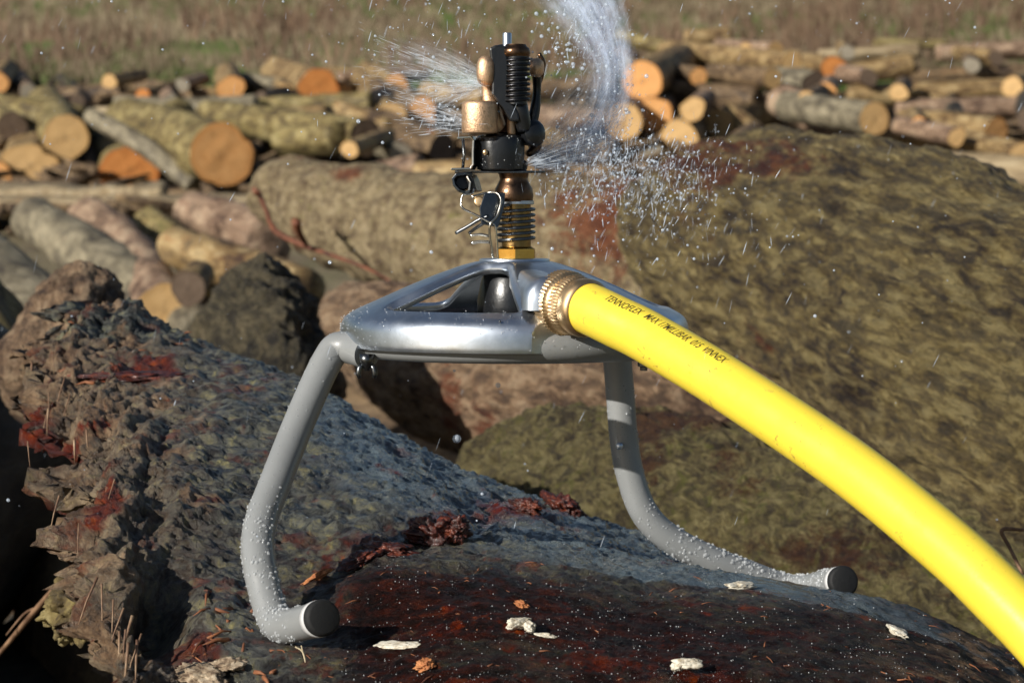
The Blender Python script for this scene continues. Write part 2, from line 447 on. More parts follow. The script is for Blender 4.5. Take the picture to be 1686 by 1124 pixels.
# ------------------------------------------------------------ the log the sprinkler stands on
MAIN = [
 # left torn end ... right.  (px, py, depth) from below the frame over the top to the back
 [(150,1420,1.06),(146,1250,1.06),(143,1124,1.10),(136,980,1.17),(118,850,1.29),(70,745,1.45),(34,650,1.60),(40,570,1.74),(95,500,1.88),(150,560,2.02)],
 [(215,1420,1.02),(212,1260,1.03),(208,1124,1.08),(200,985,1.15),(185,850,1.26),(150,730,1.42),(130,640,1.56),(135,565,1.70),(200,500,1.84),(240,590,1.98)],
 [(330,1420,.99),(325,1270,1.02),(315,1124,1.10),(300,1000,1.17),(290,880,1.25),(270,760,1.36),(262,670,1.49),(275,602,1.63),(330,562,1.77),(355,640,1.90)],
 [(500,1430,.97),(497,1270,1.01),(490,1124,1.095),(482,1050,1.155),(474,960,1.225),(470,860,1.30),(470,755,1.40),(480,680,1.51),(510,632,1.64),(530,720,1.78)],
 [(640,1440,.96),(636,1280,1.0),(630,1124,1.08),(622,1042,1.145),(620,955,1.19),(622,875,1.28),(630,800,1.38),(645,745,1.49),(665,722,1.60),(680,810,1.72)],
 [(790,1440,.95),(785,1280,.98),(778,1124,1.055),(768,1040,1.12),(762,960,1.19),(764,900,1.27),(770,850,1.37),(780,812,1.48),(795,797,1.58),(805,880,1.68)],
 [(930,1450,.95),(925,1290,.98),(918,1124,1.06),(912,1040,1.13),(910,965,1.20),(912,915,1.28),(920,885,1.37),(930,857,1.47),(945,850,1.56),(955,930,1.66)],
 [(1070,1460,.96),(1065,1300,.99),(1058,1124,1.065),(1052,1045,1.14),(1050,975,1.22),(1052,932,1.30),(1062,925,1.39),(1075,905,1.48),(1090,893,1.56),(1098,970,1.65)],
 [(1210,1480,.97),(1204,1310,1.00),(1196,1124,1.07),(1190,1050,1.145),(1188,985,1.225),(1190,944,1.30),(1198,952,1.39),(1210,950,1.47),(1222,944,1.54),(1228,1020,1.62)],
 [(1360,1500,.98),(1352,1330,1.00),(1342,1130,1.075),(1336,1062,1.15),(1333,1005,1.23),(1335,966,1.31),(1342,988,1.40),(1352,1003,1.47),(1362,1010,1.53),(1366,1090,1.60)],
 [(1600,1560,.99),(1592,1400,1.01),(1578,1190,1.08),(1568,1115,1.16),(1562,1062,1.24),(1562,1028,1.32),(1570,1056,1.40),(1580,1085,1.47),(1590,1105,1.52),(1594,1180,1.58)],
 [(1900,1700,1.0),(1890,1560,1.02),(1870,1380,1.09),(1860,1290,1.17),(1852,1220,1.25),(1850,1175,1.33),(1858,1205,1.41),(1868,1250,1.48),(1878,1290,1.54),(1884,1370,1.60)],
 [(2300,1960,1.0),(2290,1820,1.03),(2270,1640,1.1),(2260,1540,1.18),(2252,1460,1.26),(2250,1410,1.34),(2258,1440,1.42),(2268,1490,1.49),(2278,1540,1.55),(2284,1640,1.61)],
]
def main_log():
    st = []
    for s in MAIN:
        wp = [np.array(P(*q)) for q in s]
        f0, bk = wp[0], wp[-1]
        mid = (f0 + bk) / 2
        st.append([mid + np.array([0, -.10, -.42]), f0 + np.array([0, .04, -.17])] + wp + [bk + np.array([0, .03, -.15]), mid + np.array([0, .12, -.42])])
    st = np.array(st)                                  # (S, 14, 3)
    NU, NV = 42, 46
    rows = []
    for s in st: rows.append(np.array(crom([tuple(q) for q in s], NV)))
    rows = np.array(rows)                              # (S, M, 3)
    colsx = [np.array(crom([tuple(rows[i, j]) for i in range(len(rows))], NU)) for j in range(rows.shape[1])]
    G = np.array(colsx).transpose(1, 0, 2)             # (N, M, 3)
    g0 = G[0]; c0 = g0.mean(axis=0)[None, :].copy(); c0[0, 0] = g0[:, 0].max() + .03; NE = 20
    ext = [c0 + (g0 - c0) * (.08 + .92 * (e / NE) ** .8) for e in range(NE)]
    G = np.concatenate([np.array(ext), G], axis=0)
    N, M = G.shape[:2]
    du = np.gradient(G, axis=0); dv = np.gradient(G, axis=1)
    nr = np.cross(du, dv); nr /= np.linalg.norm(nr, axis=2)[:, :, None] + 1e-12
    cen = G.mean(axis=1)[:, None, :]
    if ((G - cen) * nr).sum() < 0: nr = -nr
    p = G.reshape(-1, 3)
    # projected photo pixel of every vertex, used to place the differently coloured bark regions
    rel = p - np.array(CAM); dpt = rel @ np.array(FW)
    px = CX + FPX * (rel @ np.array(RT)) / dpt; py = CY - FPX * (rel @ np.array(UP)) / dpt
    n1 = fbm(p * 9, 4, 11); n2 = fbm(p * 34, 5, 12, .62); n3 = fbm(p * np.array([120, 120, 120]), 4, 13, .65)
    # furrowed plates: ridged noise
    rg = 1 - np.abs(fbm(p * np.array([38, 60, 60]), 4, 21, .55)) * 1.6
    def gate(x, a, b): return np.clip((x - a) / (b - a), 0, 1)
    left = 1 - gate(px, 120, 400)                      # torn fibrous left end
    front = gate(py - (880 + .09 * (px - 600)), -10, 70) * gate(px, 380, 620)  # dark red-brown front
    # small trench of broken bark crossing the top from (520,960) to (900,850)
    line = np.abs((py - 935) + .33 * (px - 520)); trench = np.exp(-(line / 26) ** 2) * gate(px, 470, 540) * (1 - gate(px, 860, 940)) * (dpt < 1.5)
    n4 = fbm(p * 75, 5, 61, .65); rg2 = 1 - np.abs(fbm(p * np.array([55, 90, 90]), 5, 63, .6)) * 1.8
    d = n1 * .0036 + n2 * .0012 * (1 - .3 * front) + n4 * .0018 + n3 * .0011 + (rg - .5) * .0014 + (rg2 - .4) * .0016 * (1 - .4 * front)
    d *= (1 - .45 * front)
    cav = np.exp(-(((px - 268) / 34) ** 2 + ((py - 1010) / 62) ** 2)); d += -cav * .030
    d += left * (fbm(p * np.array([60, 16, 16]), 4, 31, .6) * .010)
    d += -trench * .004 + trench * np.clip(n2, -.2, 1) * .007
    foot = np.exp(-(((px - 470) / 80) ** 2 + ((py - 1040) / 45) ** 2)) + np.exp(-(((px - 1280) / 90) ** 2 + ((py - 965) / 60) ** 2))
    d *= (1 - .7 * np.clip(foot, 0, 1))
    gl = G + nr * d.reshape(N, M)[:, :, None]
    ii = np.exp(-np.maximum(0, np.arange(N) - NE) / 26.0)[:, None]
    torn = (fbm(p * np.array([8, 26, 26]), 5, 71, .62) * .024 + np.abs(fbm(p * np.array([8, 60, 60]), 4, 73, .6)) * .014).reshape(N, M) * ii
    gl[:, :, 0] += torn
    V = gl.reshape(-1, 3)
    F = []
    for i in range(N - 1):
        b = i * M
        for j in range(M - 1): F.append((b + j, b + M + j, b + M + j + 1, b + j + 1))
        F.append((b + M - 1, b + 2 * M - 1, b + M, b))
    F.append(tuple(range(M))); F.append(tuple((N - 1) * M + j for j in range(M - 1, -1, -1)))
    org = Vector((.1, 1.3, .8))
    # colour regions
    red = np.clip(front * 1.1 - .25 * front * (fbm(p * 20, 4, 41) > .1) + .25 * gate(fbm(p * 18, 5, 41, .65), .3, .7), 0, 1)
    rust = np.clip(trench * .8 * (.5 + n2) + gate(fbm(p * 30, 6, 43, .75), .72, .95) * .55, 0, 1)
    e1 = np.exp(-(((px - 235) / 75) ** 2 + ((py - 605) / 28) ** 2) * 1.6) * (dpt > 1.3)
    e2 = np.exp(-(((px - 330) / 80) ** 2 + ((py - 1080) / 70) ** 2))
    e3 = np.exp(-(((px - 60) / 50) ** 2 + ((py - 740) / 60) ** 2)); e4 = np.exp(-(((px - 180) / 30) ** 2 + ((py - 830) / 70) ** 2))
    rust = np.clip(rust + gate(e1 + n2 * .35, .35, .6) + .9 * gate(e2 + n2 * .5, .5, .8) + gate(e3 + n2 * .5, .45, .7) + gate(e4 + n2 * .5, .5, .7), 0, 1)
    tan = np.clip(left * .7 * (py > 560) + gate(n2 + .55 * left, .55, .8), 0, 1) * (1 - gate(px, 300, 460))
    fr2 = gate(px, 1400, 1600) * gate(fbm(p * np.array([26, 90, 90]), 5, 51, .65), -.15, .35)
    tan = np.clip(tan + fr2 * (py > 1040), 0, 1)
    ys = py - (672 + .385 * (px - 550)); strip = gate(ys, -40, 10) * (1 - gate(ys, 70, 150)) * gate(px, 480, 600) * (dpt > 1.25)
    wet = np.clip(strip * (.9 + .4 * n2) + .29 * gate(px, 200, 420), 0, 1)  # wetness; its strongest part also tints in the sky sheen
    moss = np.clip((1 - front) * (1 - left), 0, 1)
    o = mesh_obj('log', V - np.array(org), F, None, None, True, dict(red=red, rust=rust, tan=tan, wet=wet, moss=moss, frontm=front))
    o.location = org
    m = NT('wet_main_bark'); v = m.coord((1, 1, 1))
    nA = m.noise(v, 78, 9, .74, .5); nB = m.noise(v, 130, 8, .75, .8); nC = m.noise(v, 16, 7, .65, .6)
    c = m.ramp(nA, [(.40, (.006, .006, .006)), (.46, (.036, .038, .034)), (.52, (.12, .125, .11)), (.59, (.20, .19, .115)), (.67, (.40, .36, .17))])
    c = m.mix(m.ramp(nB, [(.54, 0), (.68, .65)]), c, (.16, .14, .07))
    redc = m.ramp(m.noise(m.coord((.45, 1, 1)), 95, 10, .8, .4), [(.38, (.002, .0015, .0015)), (.48, (.012, .004, .003)), (.56, (.035, .009, .006)), (.64, (.075, .020, .011)), (.72, (.16, .075, .04))])
    c = m.mix(m.attr('red'), c, redc)
    tanc = m.ramp(m.noise(m.coord((1, .35, 1)), 60, 8, .75), [(.35, (.05, .03, .02)), (.5, (.20, .13, .08)), (.68, (.46, .34, .22))])
    c = m.mix(m.math('MULTIPLY', m.math('MAXIMUM', m.math('SUBTRACT', m.attr('wet'), .3), 0), m.ramp(nC, [(.35, .5), (.6, 1.2)])), c, (.15, .20, .235))  # bluish sky sheen on the wet strip, painted into the colour
    c = m.mix(m.attr('tan'), c, tanc)
    rustc = m.ramp(m.noise(v, 70, 7, .7), [(.35, (.03, .006, .004)), (.55, (.13, .022, .010)), (.72, (.34, .09, .03))])
    c = m.mix(m.attr('rust'), c, rustc)
    pits = m.ramp(nB, [(.30, .85), (.44, 0)]); c = m.mix(pits, c, (.004, .003, .003))
    c = m.mix(m.ramp(m.noise(v, 520, 3, .6), [(.72, 0), (.735, .8)]), c, (.62, .58, .52))
    hs = m.n('ShaderNodeHueSaturation'); hs.inputs['Saturation'].default_value = 1.1; m.l(c, hs.inputs['Color']); c = hs.outputs[0]
    ro = m.math('SUBTRACT', m.ramp(nC, [(.3, .24), (.7, .60)]), m.math('MULTIPLY', m.attr('wet'), .2))
    h = m.math('ADD', m.math('MULTIPLY', nA, 1.0), m.math('MULTIPLY', nB, .55))
    nr_ = m.bump(h, 1.0, .006)
    nr_ = m.bump(m.noise(v, 500, 4, .6), .5, .0006, nr_)
    m.pbsdf(c, ro, 0, nr_, **{'Specular IOR Level': m.math('SUBTRACT', .5, m.math('MULTIPLY', m.attr('frontm'), .36)), 'Coat Weight': m.math('MULTIPLY', m.math('MINIMUM', m.math('MULTIPLY', m.attr('wet'), 2), 1), m.math('SUBTRACT', 1, m.attr('frontm'))), 'Coat Roughness': .16})
    o.data.materials.append(m.m)
    setp(o, 'big wet dark log with torn left end that the sprinkler stands on', 'log')
    return o, V, px, py, dpt, nr.reshape(-1, 3)
MLOG, MV, MPX, MPY, MD, MN = main_log()
def near_main(px, py): return float(np.min((MPX - px) ** 2 + (MPY - py) ** 2)) < 40
def on_main(px, py):
    """visible surface point of the main log at a photo position (nearest vertex, front-most)"""
    sc = (MPX - px) ** 2 + (MPY - py) ** 2
    idx = np.argsort(sc)[:60]; i = idx[np.argmin(MD[idx] + sc[idx] * 1e-5)]
    return Vector(MV[i]), Vector(MN[i])

# ------------------------------------------------------------ near and middle logs
bigbark = bark('bark_big_streaky', [(.022, .014, .011), (.105, .074, .040), (.24, .185, .088), (.40, .33, .18)], 66, .20, .75, .24, (.15, .030, .018), pale=.24,
               palecol=(.38, .30, .19), rough=(.5, .8), bumpd=.016, dist=.35)
mossbark = bark('bark_mossy', [(.035, .024, .017), (.15, .118, .060), (.27, .225, .11), (.40, .345, .19)], 62, .7, .6, .42, (.10, .022, .012), moss=.30, mosscol=(.17, .17, .05), pale=.34, palecol=(.15, .17, .17), bumpd=.015, rough=(.55, .85), dist=1.6, coat=0)
midbark = bark('bark_mid', [(.10, .068, .045), (.22, .17, .105), (.31, .25, .155), (.41, .34, .23)], 60, .6, .45, .40, (.20, .055, .03), moss=.18, mosscol=(.20, .19, .07), bumpd=.008, pale=.2)
nearpink = bark('bark_near_pink', [(.06, .036, .026), (.20, .13, .085), (.33, .23, .155), (.45, .34, .24)], 55, .5, .55, .42, (.16, .035, .018), bumpd=.010, pale=.2)
knobbark = bark('bark_knob', [(.018, .015, .012), (.065, .055, .036), (.14, .12, .075), (.24, .20, .13)], 45, .6, .6, .3, (.20, .05, .02), bumpd=.016, dist=1.0, pale=.15)
log([(1085,395,3.7,88),(1150,400,3.45,136),(1260,418,3.15,186),(1380,458,2.85,224),(1520,528,2.55,262),(1700,650,2.25,296),(1950,830,1.95,330)], bigbark,
    'huge streaky brown log behind the hose at the right', lobes=.035, rough=.055, nseg=300, seed=5, dome=.5, freq=5, fine=(.0056, 60, .15), patches=[(1190,262,150,40,1),(1140,260,50,40,1),(1140,340,60,90,.7),(1320,270,90,40,.5),(1250,560,50,70,.6)])
log([(470,322,4.7,62),(560,355,4.5,88),(700,392,4.2,104),(860,420,3.9,128),(1000,440,3.7,146),(1160,470,3.5,150),(1300,520,3.4,130)], midbark,
    'thick olive tan log behind the sprinkler post, red streaks on its bark', lobes=.03, rough=.08, nseg=200, seed=9, dome=.6, fine=(.0035, 26, .6), patches=[(980,380,90,110,1),(1080,330,70,70,.9),(490,250,70,16,.8),(575,285,50,14,.9),(490,400,14,50,.7)])
log([(580,545,3.3,76),(680,575,3.15,110),(800,620,3.0,135),(950,665,2.85,150),(1100,690,2.75,120),(1300,740,2.7,110)], nearpink,
    'pinkish tan log seen under the left of the sprinkler disc', lobes=.04, rough=.08, nseg=180, seed=13, dome=.5, fine=(.004, 28, .6), patches=[(740,660,26,70,1),(800,730,24,70,.9)])
log([(880,800,2.35,130),(980,830,2.25,160),(1120,860,2.15,180),(1280,900,2.08,175),(1450,960,2.0,170),(1700,1080,1.9,180)], mossbark,
    'mossy green brown log between the right leg and the hose', lobes=.05, rough=.06, nseg=260, seed=21, dome=.5, freq=6, fine=(.0048, 60, .6), patches=[(1060,740,45,80,1),(1220,780,60,60,.6),(1350,900,150,50,.9),(1150,690,110,20,.9)])
log([(422,502,2.9,82),(428,570,2.8,96),(445,650,2.7,98)], knobbark,
    'dark mossy log knob left of the disc', lobes=.06, rough=.16, nseg=180, seed=22, dome=.7, freq=8, fine=(.006, 36, .7))
log([(128,492,2.35,62),(112,555,2.28,80),(88,640,2.22,84)], nearpink,
    'pinkish stub of a log standing up behind the torn end of the wet log', lobes=.06, rough=.14, nseg=180, seed=23, dome=.5, fine=(.006, 34, .5))
# small stacked logs at the left
G2 = None
log([(-60,430,4.6,70),(40,520,4.2,78),(150,640,3.8,90)], 'grey', 'smooth grey green log at the far left edge, below the others', lobes=.02, rough=.03, seed=31)
log([(56,362,7.4,38),(150,420,6.8,43),(250,496,6.2,50),(330,560,5.9,52)], 'grey', 'leftmost long grey log sloping towards the sprinkler', lobes=.04, rough=.10, seed=32)
log([(150,368,7.3,42),(220,430,6.8,47),(272,512,5.9,46)], 'pink', 'greyish pink log sloping down to a cut end beside the dark knob', None, 'grey', 'tan', .05, .10, seed=33)
log([(245,372,7.4,30),(290,405,7.1,34),(380,470,6.7,38)], 'olive', 'thin olive log wedged between two thicker sloping logs', lobes=.05, rough=.1, seed=34)
log([(320,352,7.5,38),(380,374,7.2,42),(440,398,6.9,44)], 'pink', 'short pinkish log just below the pale beams', lobes=.04, rough=.1, seed=35)
log([(292,408,6.3,34),(380,436,6.0,38),(500,476,5.7,40)], 'tan', 'tan log lying level behind the dark knob', lobes=.04, rough=.1, seed=36)
log([(330,452,5.4,24),(310,474,5.2,29)], 'tan', 'log end, the shade of its hollow painted as a dark brown face', None, None, 'shade', .05, .08, seed=37)  # no hollow is cut, the dark face paints its shade
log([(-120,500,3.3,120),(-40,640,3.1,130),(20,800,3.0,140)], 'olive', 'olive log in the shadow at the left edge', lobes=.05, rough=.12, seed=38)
# logs lower in the heap: most carry others, the first two are added to darken the gap
wlog([(-.75, 1.05, .62, .20), (-.60, 2.0, .62, .21), (-.45, 3.2, .60, .20)], 'dark', 'log added deep in the lower left gap, bark coloured dark for shade', None, None, None, .05, .1, 36, 51)  # added; very dark bark colour stands for the shade of the gap
wlog([(-.95, .55, 1.02, .24), (-.82, 1.4, 1.02, .24), (-.74, 2.6, .98, .22)], 'dark', 'dark log added beyond the left edge to cast shade into the gap', None, None, None, .05, .1, 36, 52)  # added outside the frame to throw shadow into the gap
wlog([(-.45, 1.5, .36, .22), (.6, 1.55, .40, .24), (1.5, 1.4, .38, .24)], 'brown', 'brown log under the wet log, holding it up', None, None, None, .05, .1, 36, 53)
wlog([(-.9, 2.6, .30, .28), (.5, 2.55, .32, .30), (1.8, 2.3, .30, .30)], 'brown', 'thick brown log at the bottom of the heap', None, None, None, .05, .1, 36, 54)
wlog([(-1.3, 3.9, .32, .30), (.5, 3.8, .36, .32), (2.2, 3.4, .34, .32)], 'brown', 'thick brown log under the olive tan one', None, None, None, .05, .1, 36, 55)
wlog([(-2.2, 5.6, .28, .26), (-.2, 5.4, .28, .26), (1.6, 5.2, .3, .26)], 'brown', 'brown log below the small sloping logs', None, None, None, .05, .1, 36, 56)
wlog([(-2.4, 6.9, .26, .26), (-.4, 6.9, .26, .26), (1.6, 6.8, .26, .26)], 'brown', 'brown log at the back of the small sloping logs', None, None, None, .05, .1, 36, 57)
wlog([(.4, 3.3, .62, .22), (1.4, 2.7, .62, .24), (2.4, 2.1, .60, .24)], 'brown', 'brown log carrying the huge streaky log', None, None, None, .05, .1, 36, 58)
wlog([(-.5, 2.5, .78, .2), (.2, 2.75, .78, .2)], 'brown', 'short brown log under the dark knob', None, None, None, .05, .1, 36, 59)

# ------------------------------------------------------------ pale beams in front of the left pile
def beam(x0, x1, y, hpx, d, label, seed):
    a = P(x0, y, d); b = P(x1, y, d); h = hpx * d / FPX
    bm_ = MB(); n = 60; V = []; F = []
    for i in range(n + 1):
        t = i / n; c = a.lerp(b, t) - (a + b) / 2
        for dy, dz in ((-.14, -h), (-.14, h * .85), (-.10, h), (.12, h), (.14, h * .8), (.14, -h)):
            V.append((c.x, dy, c.z + dz))
    for i in range(n):
        for k in range(6): F.append((i * 6 + k, i * 6 + (k + 1) % 6, (i + 1) * 6 + (k + 1) % 6, (i + 1) * 6 + k))
    F.append((5, 4, 3, 2, 1, 0)); F.append(tuple(n * 6 + k for k in range(6)))
    V = np.array(V); V = V + np.stack([0 * V[:, 0], fbm(V * 6, 3, seed) * .015, fbm(V * 7, 3, seed + 3) * .018], 1)
    o = mesh_obj('timber_beam', V, F, BARK['pale'], None, True); o.location = (a + b) / 2
    setp(o, label, 'beam', 'pale timber beams in front of the left pile')
beam(-260, 272, 318, 13, 13.0, 'upper pale timber beam, its end left of the notched log face', 3)
beam(-300, 430, 338, 15, 12.8, 'lower pale timber beam lying on the ground', 4)

# ------------------------------------------------------------ left pile
heart = lambda a: 1 + .16 * math.cos(2 * a + .6) - .30 * math.exp(-((a - 2.3) / .35) ** 2)
dome_ = lambda a: 1 - .30 * max(0, -math.sin(a)) ** 3
notch = lambda a: 1 - .14 * math.exp(-((a - 2.25) / .20) ** 2) - .55 * math.exp(-((a - 5.0) / .07) ** 2)
point = lambda a: 1 + .18 * math.exp(-((a - 5.0) / .35) ** 2)
GL = 'cut logs stacked in the left pile'; GR = 'cut logs stacked in the right pile'
endlog(108,226,38,15.0,-14,3.2,'tan','olive','round tan cut face topmost at the left of the pile',GL,.03,point,seed=61)
endlog(50,272,42,14.9,-10,3.2,'tan','tan','heart shaped tan cut face below the round one',GL,.05,heart,seed=62)
endlog(-8,292,26,14.8,-6,3,'orange','tan','orange cut face at the left frame edge',GL,seed=63)
endlog(146,290,22,15.1,-8,3,'shade','brown','small cut face between two bright ones, its shade painted brown',GL,seed=64)  # the face's shade is put into its brown colour
endlog(214,282,46,14.7,-12,3,'deep','olive','deep orange cut face, flat below like a half dome',GL,.06,dome_,seed=65)
endlog(366,256,53,13.6,-22,2.6,'orange','olive','largest orange cut face, with a dark slot at its foot',GL,.02,notch,seed=66)
endlog(-4,136,18,21.5,-10,2.5,'orange','tan','small orange cut face high at the left edge',GL,seed=67)
endlog(46,152,14,21.5,-14,2.5,'grey','pink','small pale pinkish cut face next to a black gap',GL,seed=68)
endlog(380,150,24,20.5,-8,2.5,'orange','tan','lone orange cut face far back above the notched one',GL,.10,seed=69)
endlog(236,160,13,20.5,4,2,'deep','tan','tiny deep orange cut face under the meadow',GL,.1,seed=70)
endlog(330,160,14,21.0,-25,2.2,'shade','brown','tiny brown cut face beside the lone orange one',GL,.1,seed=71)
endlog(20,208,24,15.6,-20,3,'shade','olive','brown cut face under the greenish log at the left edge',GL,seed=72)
endlog(524,140,29,21.0,-14,2.6,'deep','tan','deep orange lobed cut face far back left of the spray',GL,.14,seed=73)
endlog(566,152,13,21.3,10,2,'orange','tan','small orange cut face right of the deep orange lobed one',GL,seed=74)
endlog(646,148,25,20.0,-10,2.4,'orange','tan','flattened orange cut face seen through the left spray',GL,.14,seed=75)
endlog(646,190,22,17.4,-8,2.4,'tan','tan','tan cut face beneath the flattened orange one',GL,seed=76)
endlog(694,187,26,17.6,-12,2.4,'orange','brown','wide orange cut face behind the left spray',GL,.12,seed=77)
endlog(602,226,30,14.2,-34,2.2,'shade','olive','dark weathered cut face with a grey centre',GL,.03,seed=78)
endlog(660,254,18,13.8,-16,2.0,'grey','grey','small grey cut face in the black gap',GL,.03,seed=79)
endlog(706,226,13,15.2,-12,2.0,'deep','brown','small deep orange cut face above the grey one',GL,seed=80)
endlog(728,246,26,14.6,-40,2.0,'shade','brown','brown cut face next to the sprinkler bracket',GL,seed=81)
GS = 'bark covered logs lying in the left pile'
log([(-60,178,16.6,34),(140,205,16.2,32)],'olive','greenish log above the heart shaped face',GS,lobes=.03,seed=91)
log([(150,192,14.6,15),(235,240,14.2,17),(318,305,13.9,17)],'grey','thin grey pole leaning down beside the half dome face',GS,seed=92)
log([(205,232,15.6,26),(300,196,16.2,34)],'olive','olive log behind the leaning pole',GS,seed=93)
log([(160,186,17.8,11),(262,192,17.6,14)],'pale','short pale peeled log in the middle of the left pile',GS,seed=94)
log([(255,186,17.2,18),(420,180,17.0,22)],'grey','light grey log above the notched face',GS,seed=95)
log([(395,206,15.6,26),(540,200,15.4,28)],'tan','tan log lying level right of the notched face',GS,seed=96)
log([(470,232,14.6,28),(560,226,14.2,30)],'olive','blunt olive log against the dark weathered face',GS,seed=97)
log([(400,176,17.2,16),(610,170,17.0,20)],'olive','long olive log under the deep orange lobed face',GS,seed=98)
log([(560,182,16.8,18),(640,215,16.4,20)],'tan','tan log sloping down behind the weathered face',GS,seed=99)
log([(590,292,12.6,18),(690,270,12.4,18)],'pink','small pinkish log below the grey cut face',GS,seed=100)
log([(690,290,12.2,22),(840,285,12.0,24)],'tan','tan log behind the sprinkler clip',GS,seed=101)
log([(-80,128,22.5,10),(40,140,22.0,12)],'dark','dark log far back at the left edge',GS,seed=102)
log([(80,160,21.5,13),(200,150,21.3,14)],'brown','brown log far back beside the black gap',GS,seed=103)
log([(190,168,19.6,10),(320,172,19.6,12)],'grey','slim grey log far back under the tiny orange face',GS,seed=104)
log([(260,150,22.0,12),(372,158,22.0,12)],'tan','slim tan log far back left of the lone orange face',GS,seed=105)
log([(400,135,22.5,15),(500,150,21.6,16)],'grey','grey log leading to the deep orange lobed face',GS,seed=106)
log([(440,118,24.0,13),(620,128,23.5,14)],'tan','slim tan log at the meadow edge',GS,seed=107)
log([(560,130,22.0,12),(700,120,22.5,14)],'pink','pinkish log at the meadow edge in the left spray',GS,seed=108)
log([(100,130,23.5,9),(150,165,22.5,11)],'dark','short dark log standing out at the left',GS,seed=109)
log([(700,150,20.0,16),(800,165,19.5,18)],'tan','tan log behind the brass cylinder',GS,seed=110)
log([(880,230,15.5,22),(1010,250,15.0,22)],'tan','tan log right of the sprinkler head behind the jet',GS,seed=111)
log([(860,150,20.0,18),(1010,140,20.0,20)],'brown','brown log behind the jet high up',GS,seed=112)
log([(860,190,17.5,20),(1000,200,17.0,20)],'pink','pinkish log behind the jet',GS,seed=113)
# ------------------------------------------------------------ right pile
endlog(1058,132,33,17.0,10,3,'orange','tan','bright orange round cut face topmost by the jet',GR,.02,seed=121)
endlog(1027,200,30,16.4,8,3,'tan','pink','tan cut face with pale rim, lower left by the jet',GR,.03,seed=122)
endlog(1080,188,28,16.9,6,3,'orange','brown','orange cut face tucked under the topmost one',GR,.08,point,seed=123)
endlog(1118,230,32,16.0,12,3,'tan','tan','tan cut face lowest in the group by the jet',GR,.03,seed=124)
endlog(1184,203,24,16.6,22,3,'tan','tan','small tan cut face to the right of the others by the jet',GR,.03,seed=125)
endlog(1074,248,17,15.8,10,2,'grey','brown','small dull cut face half hidden in the splash',GR,.05,seed=126)
endlog(1440,196,27,14.2,-20,1.2,'tan','grey','round tan face ending a grey log above the huge log',GR,.02,seed=127)
endlog(1276,86,16,19.2,-26,.9,'tan','pink','left of two tan faces side by side far back',GR,.03,seed=128)
endlog(1303,104,18,18.2,-20,2.5,'tan','tan','right of two tan faces side by side far back',GR,.03,seed=129)
endlog(1272,130,17,17.2,-26,.9,'tan','brown','tan face below the two side by side',GR,.03,seed=130)
endlog(1372,112,20,18.4,-10,1.6,'deep','tan','bright deep orange face far back in the middle',GR,.08,seed=131)
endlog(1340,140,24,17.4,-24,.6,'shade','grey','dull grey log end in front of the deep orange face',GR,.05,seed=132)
endlog(1667,143,17,17.2,20,2,'tan','tan','small tan face near the right frame edge',GR,.03,seed=133)
endlog(1545,178,13,17.0,16,2,'tan','tan','tiny tan face left of a dark knot of logs',GR,.1,seed=134)
endlog(1602,182,13,17.0,-10,2,'tan','tan','tiny tan face right of a dark knot of logs',GR,.1,seed=135)
endlog(1640,218,25,14.2,-30,.9,'orange','tan','orange rimmed log end at the lower right of the pile',GR,.04,seed=136)
endlog(1700,196,24,15.4,12,2,'shade','dark','dark cut face cropped by the right frame edge',GR,.04,seed=137)
for k, (x, y, r, d, yw, cm, lb) in enumerate([
    (1225,86,13,21,10,'tan','small tan cut face left of the twin tan faces'),(1245,112,12,20.4,-12,'orange','small orange cut face below left of the twin tan faces'),
    (1330,168,15,16.6,14,'tan','small tan cut face above the pinkish log that slopes down to the huge log'),(1395,86,11,22,6,'grey','tiny grey cut face right above the bright deep orange one'),
    (1430,128,14,19.4,-10,'shade','small brown cut face left of the black gap far back'),(1480,152,13,18.4,12,'tan','small tan cut face under the black gap far back'),
    (1512,206,13,15.6,8,'orange','small orange cut face left below the dark knot of logs'),(1575,226,14,15.0,-12,'tan','small tan cut face straight below the dark knot of logs'),
    (1600,108,12,20.8,10,'grey','tiny grey cut face under the pinkish log at the meadow edge'),(1640,96,12,21.5,-8,'shade','tiny brown cut face highest at the far right'),
    (1140,180,18,17.6,10,'tan','tan cut face between the jet group and the smallest tan face'),(1150,128,14,19.2,-14,'orange','small orange cut face at the end of the grey log near the jet'),
    (1100,96,12,21.2,8,'tan','tiny tan cut face up right of the bright orange one by the jet'),(1030,108,14,20.2,6,'grey','small grey cut face touching the edge of the jet'),
    (1215,236,16,16.0,12,'shade','brown cut face just above the left shoulder of the huge log'),(1680,252,16,14.6,-10,'tan','tan cut face lowest at the right frame edge'),
    (1362,150,13,17.4,10,'orange','small orange cut face under the dull grey log end')]):
    endlog(x,y,r * 1.1,d - 1.6,yw,1.0,cm,('tan','pink','brown')[k % 3],lb,GR,.08,seed=300+k)
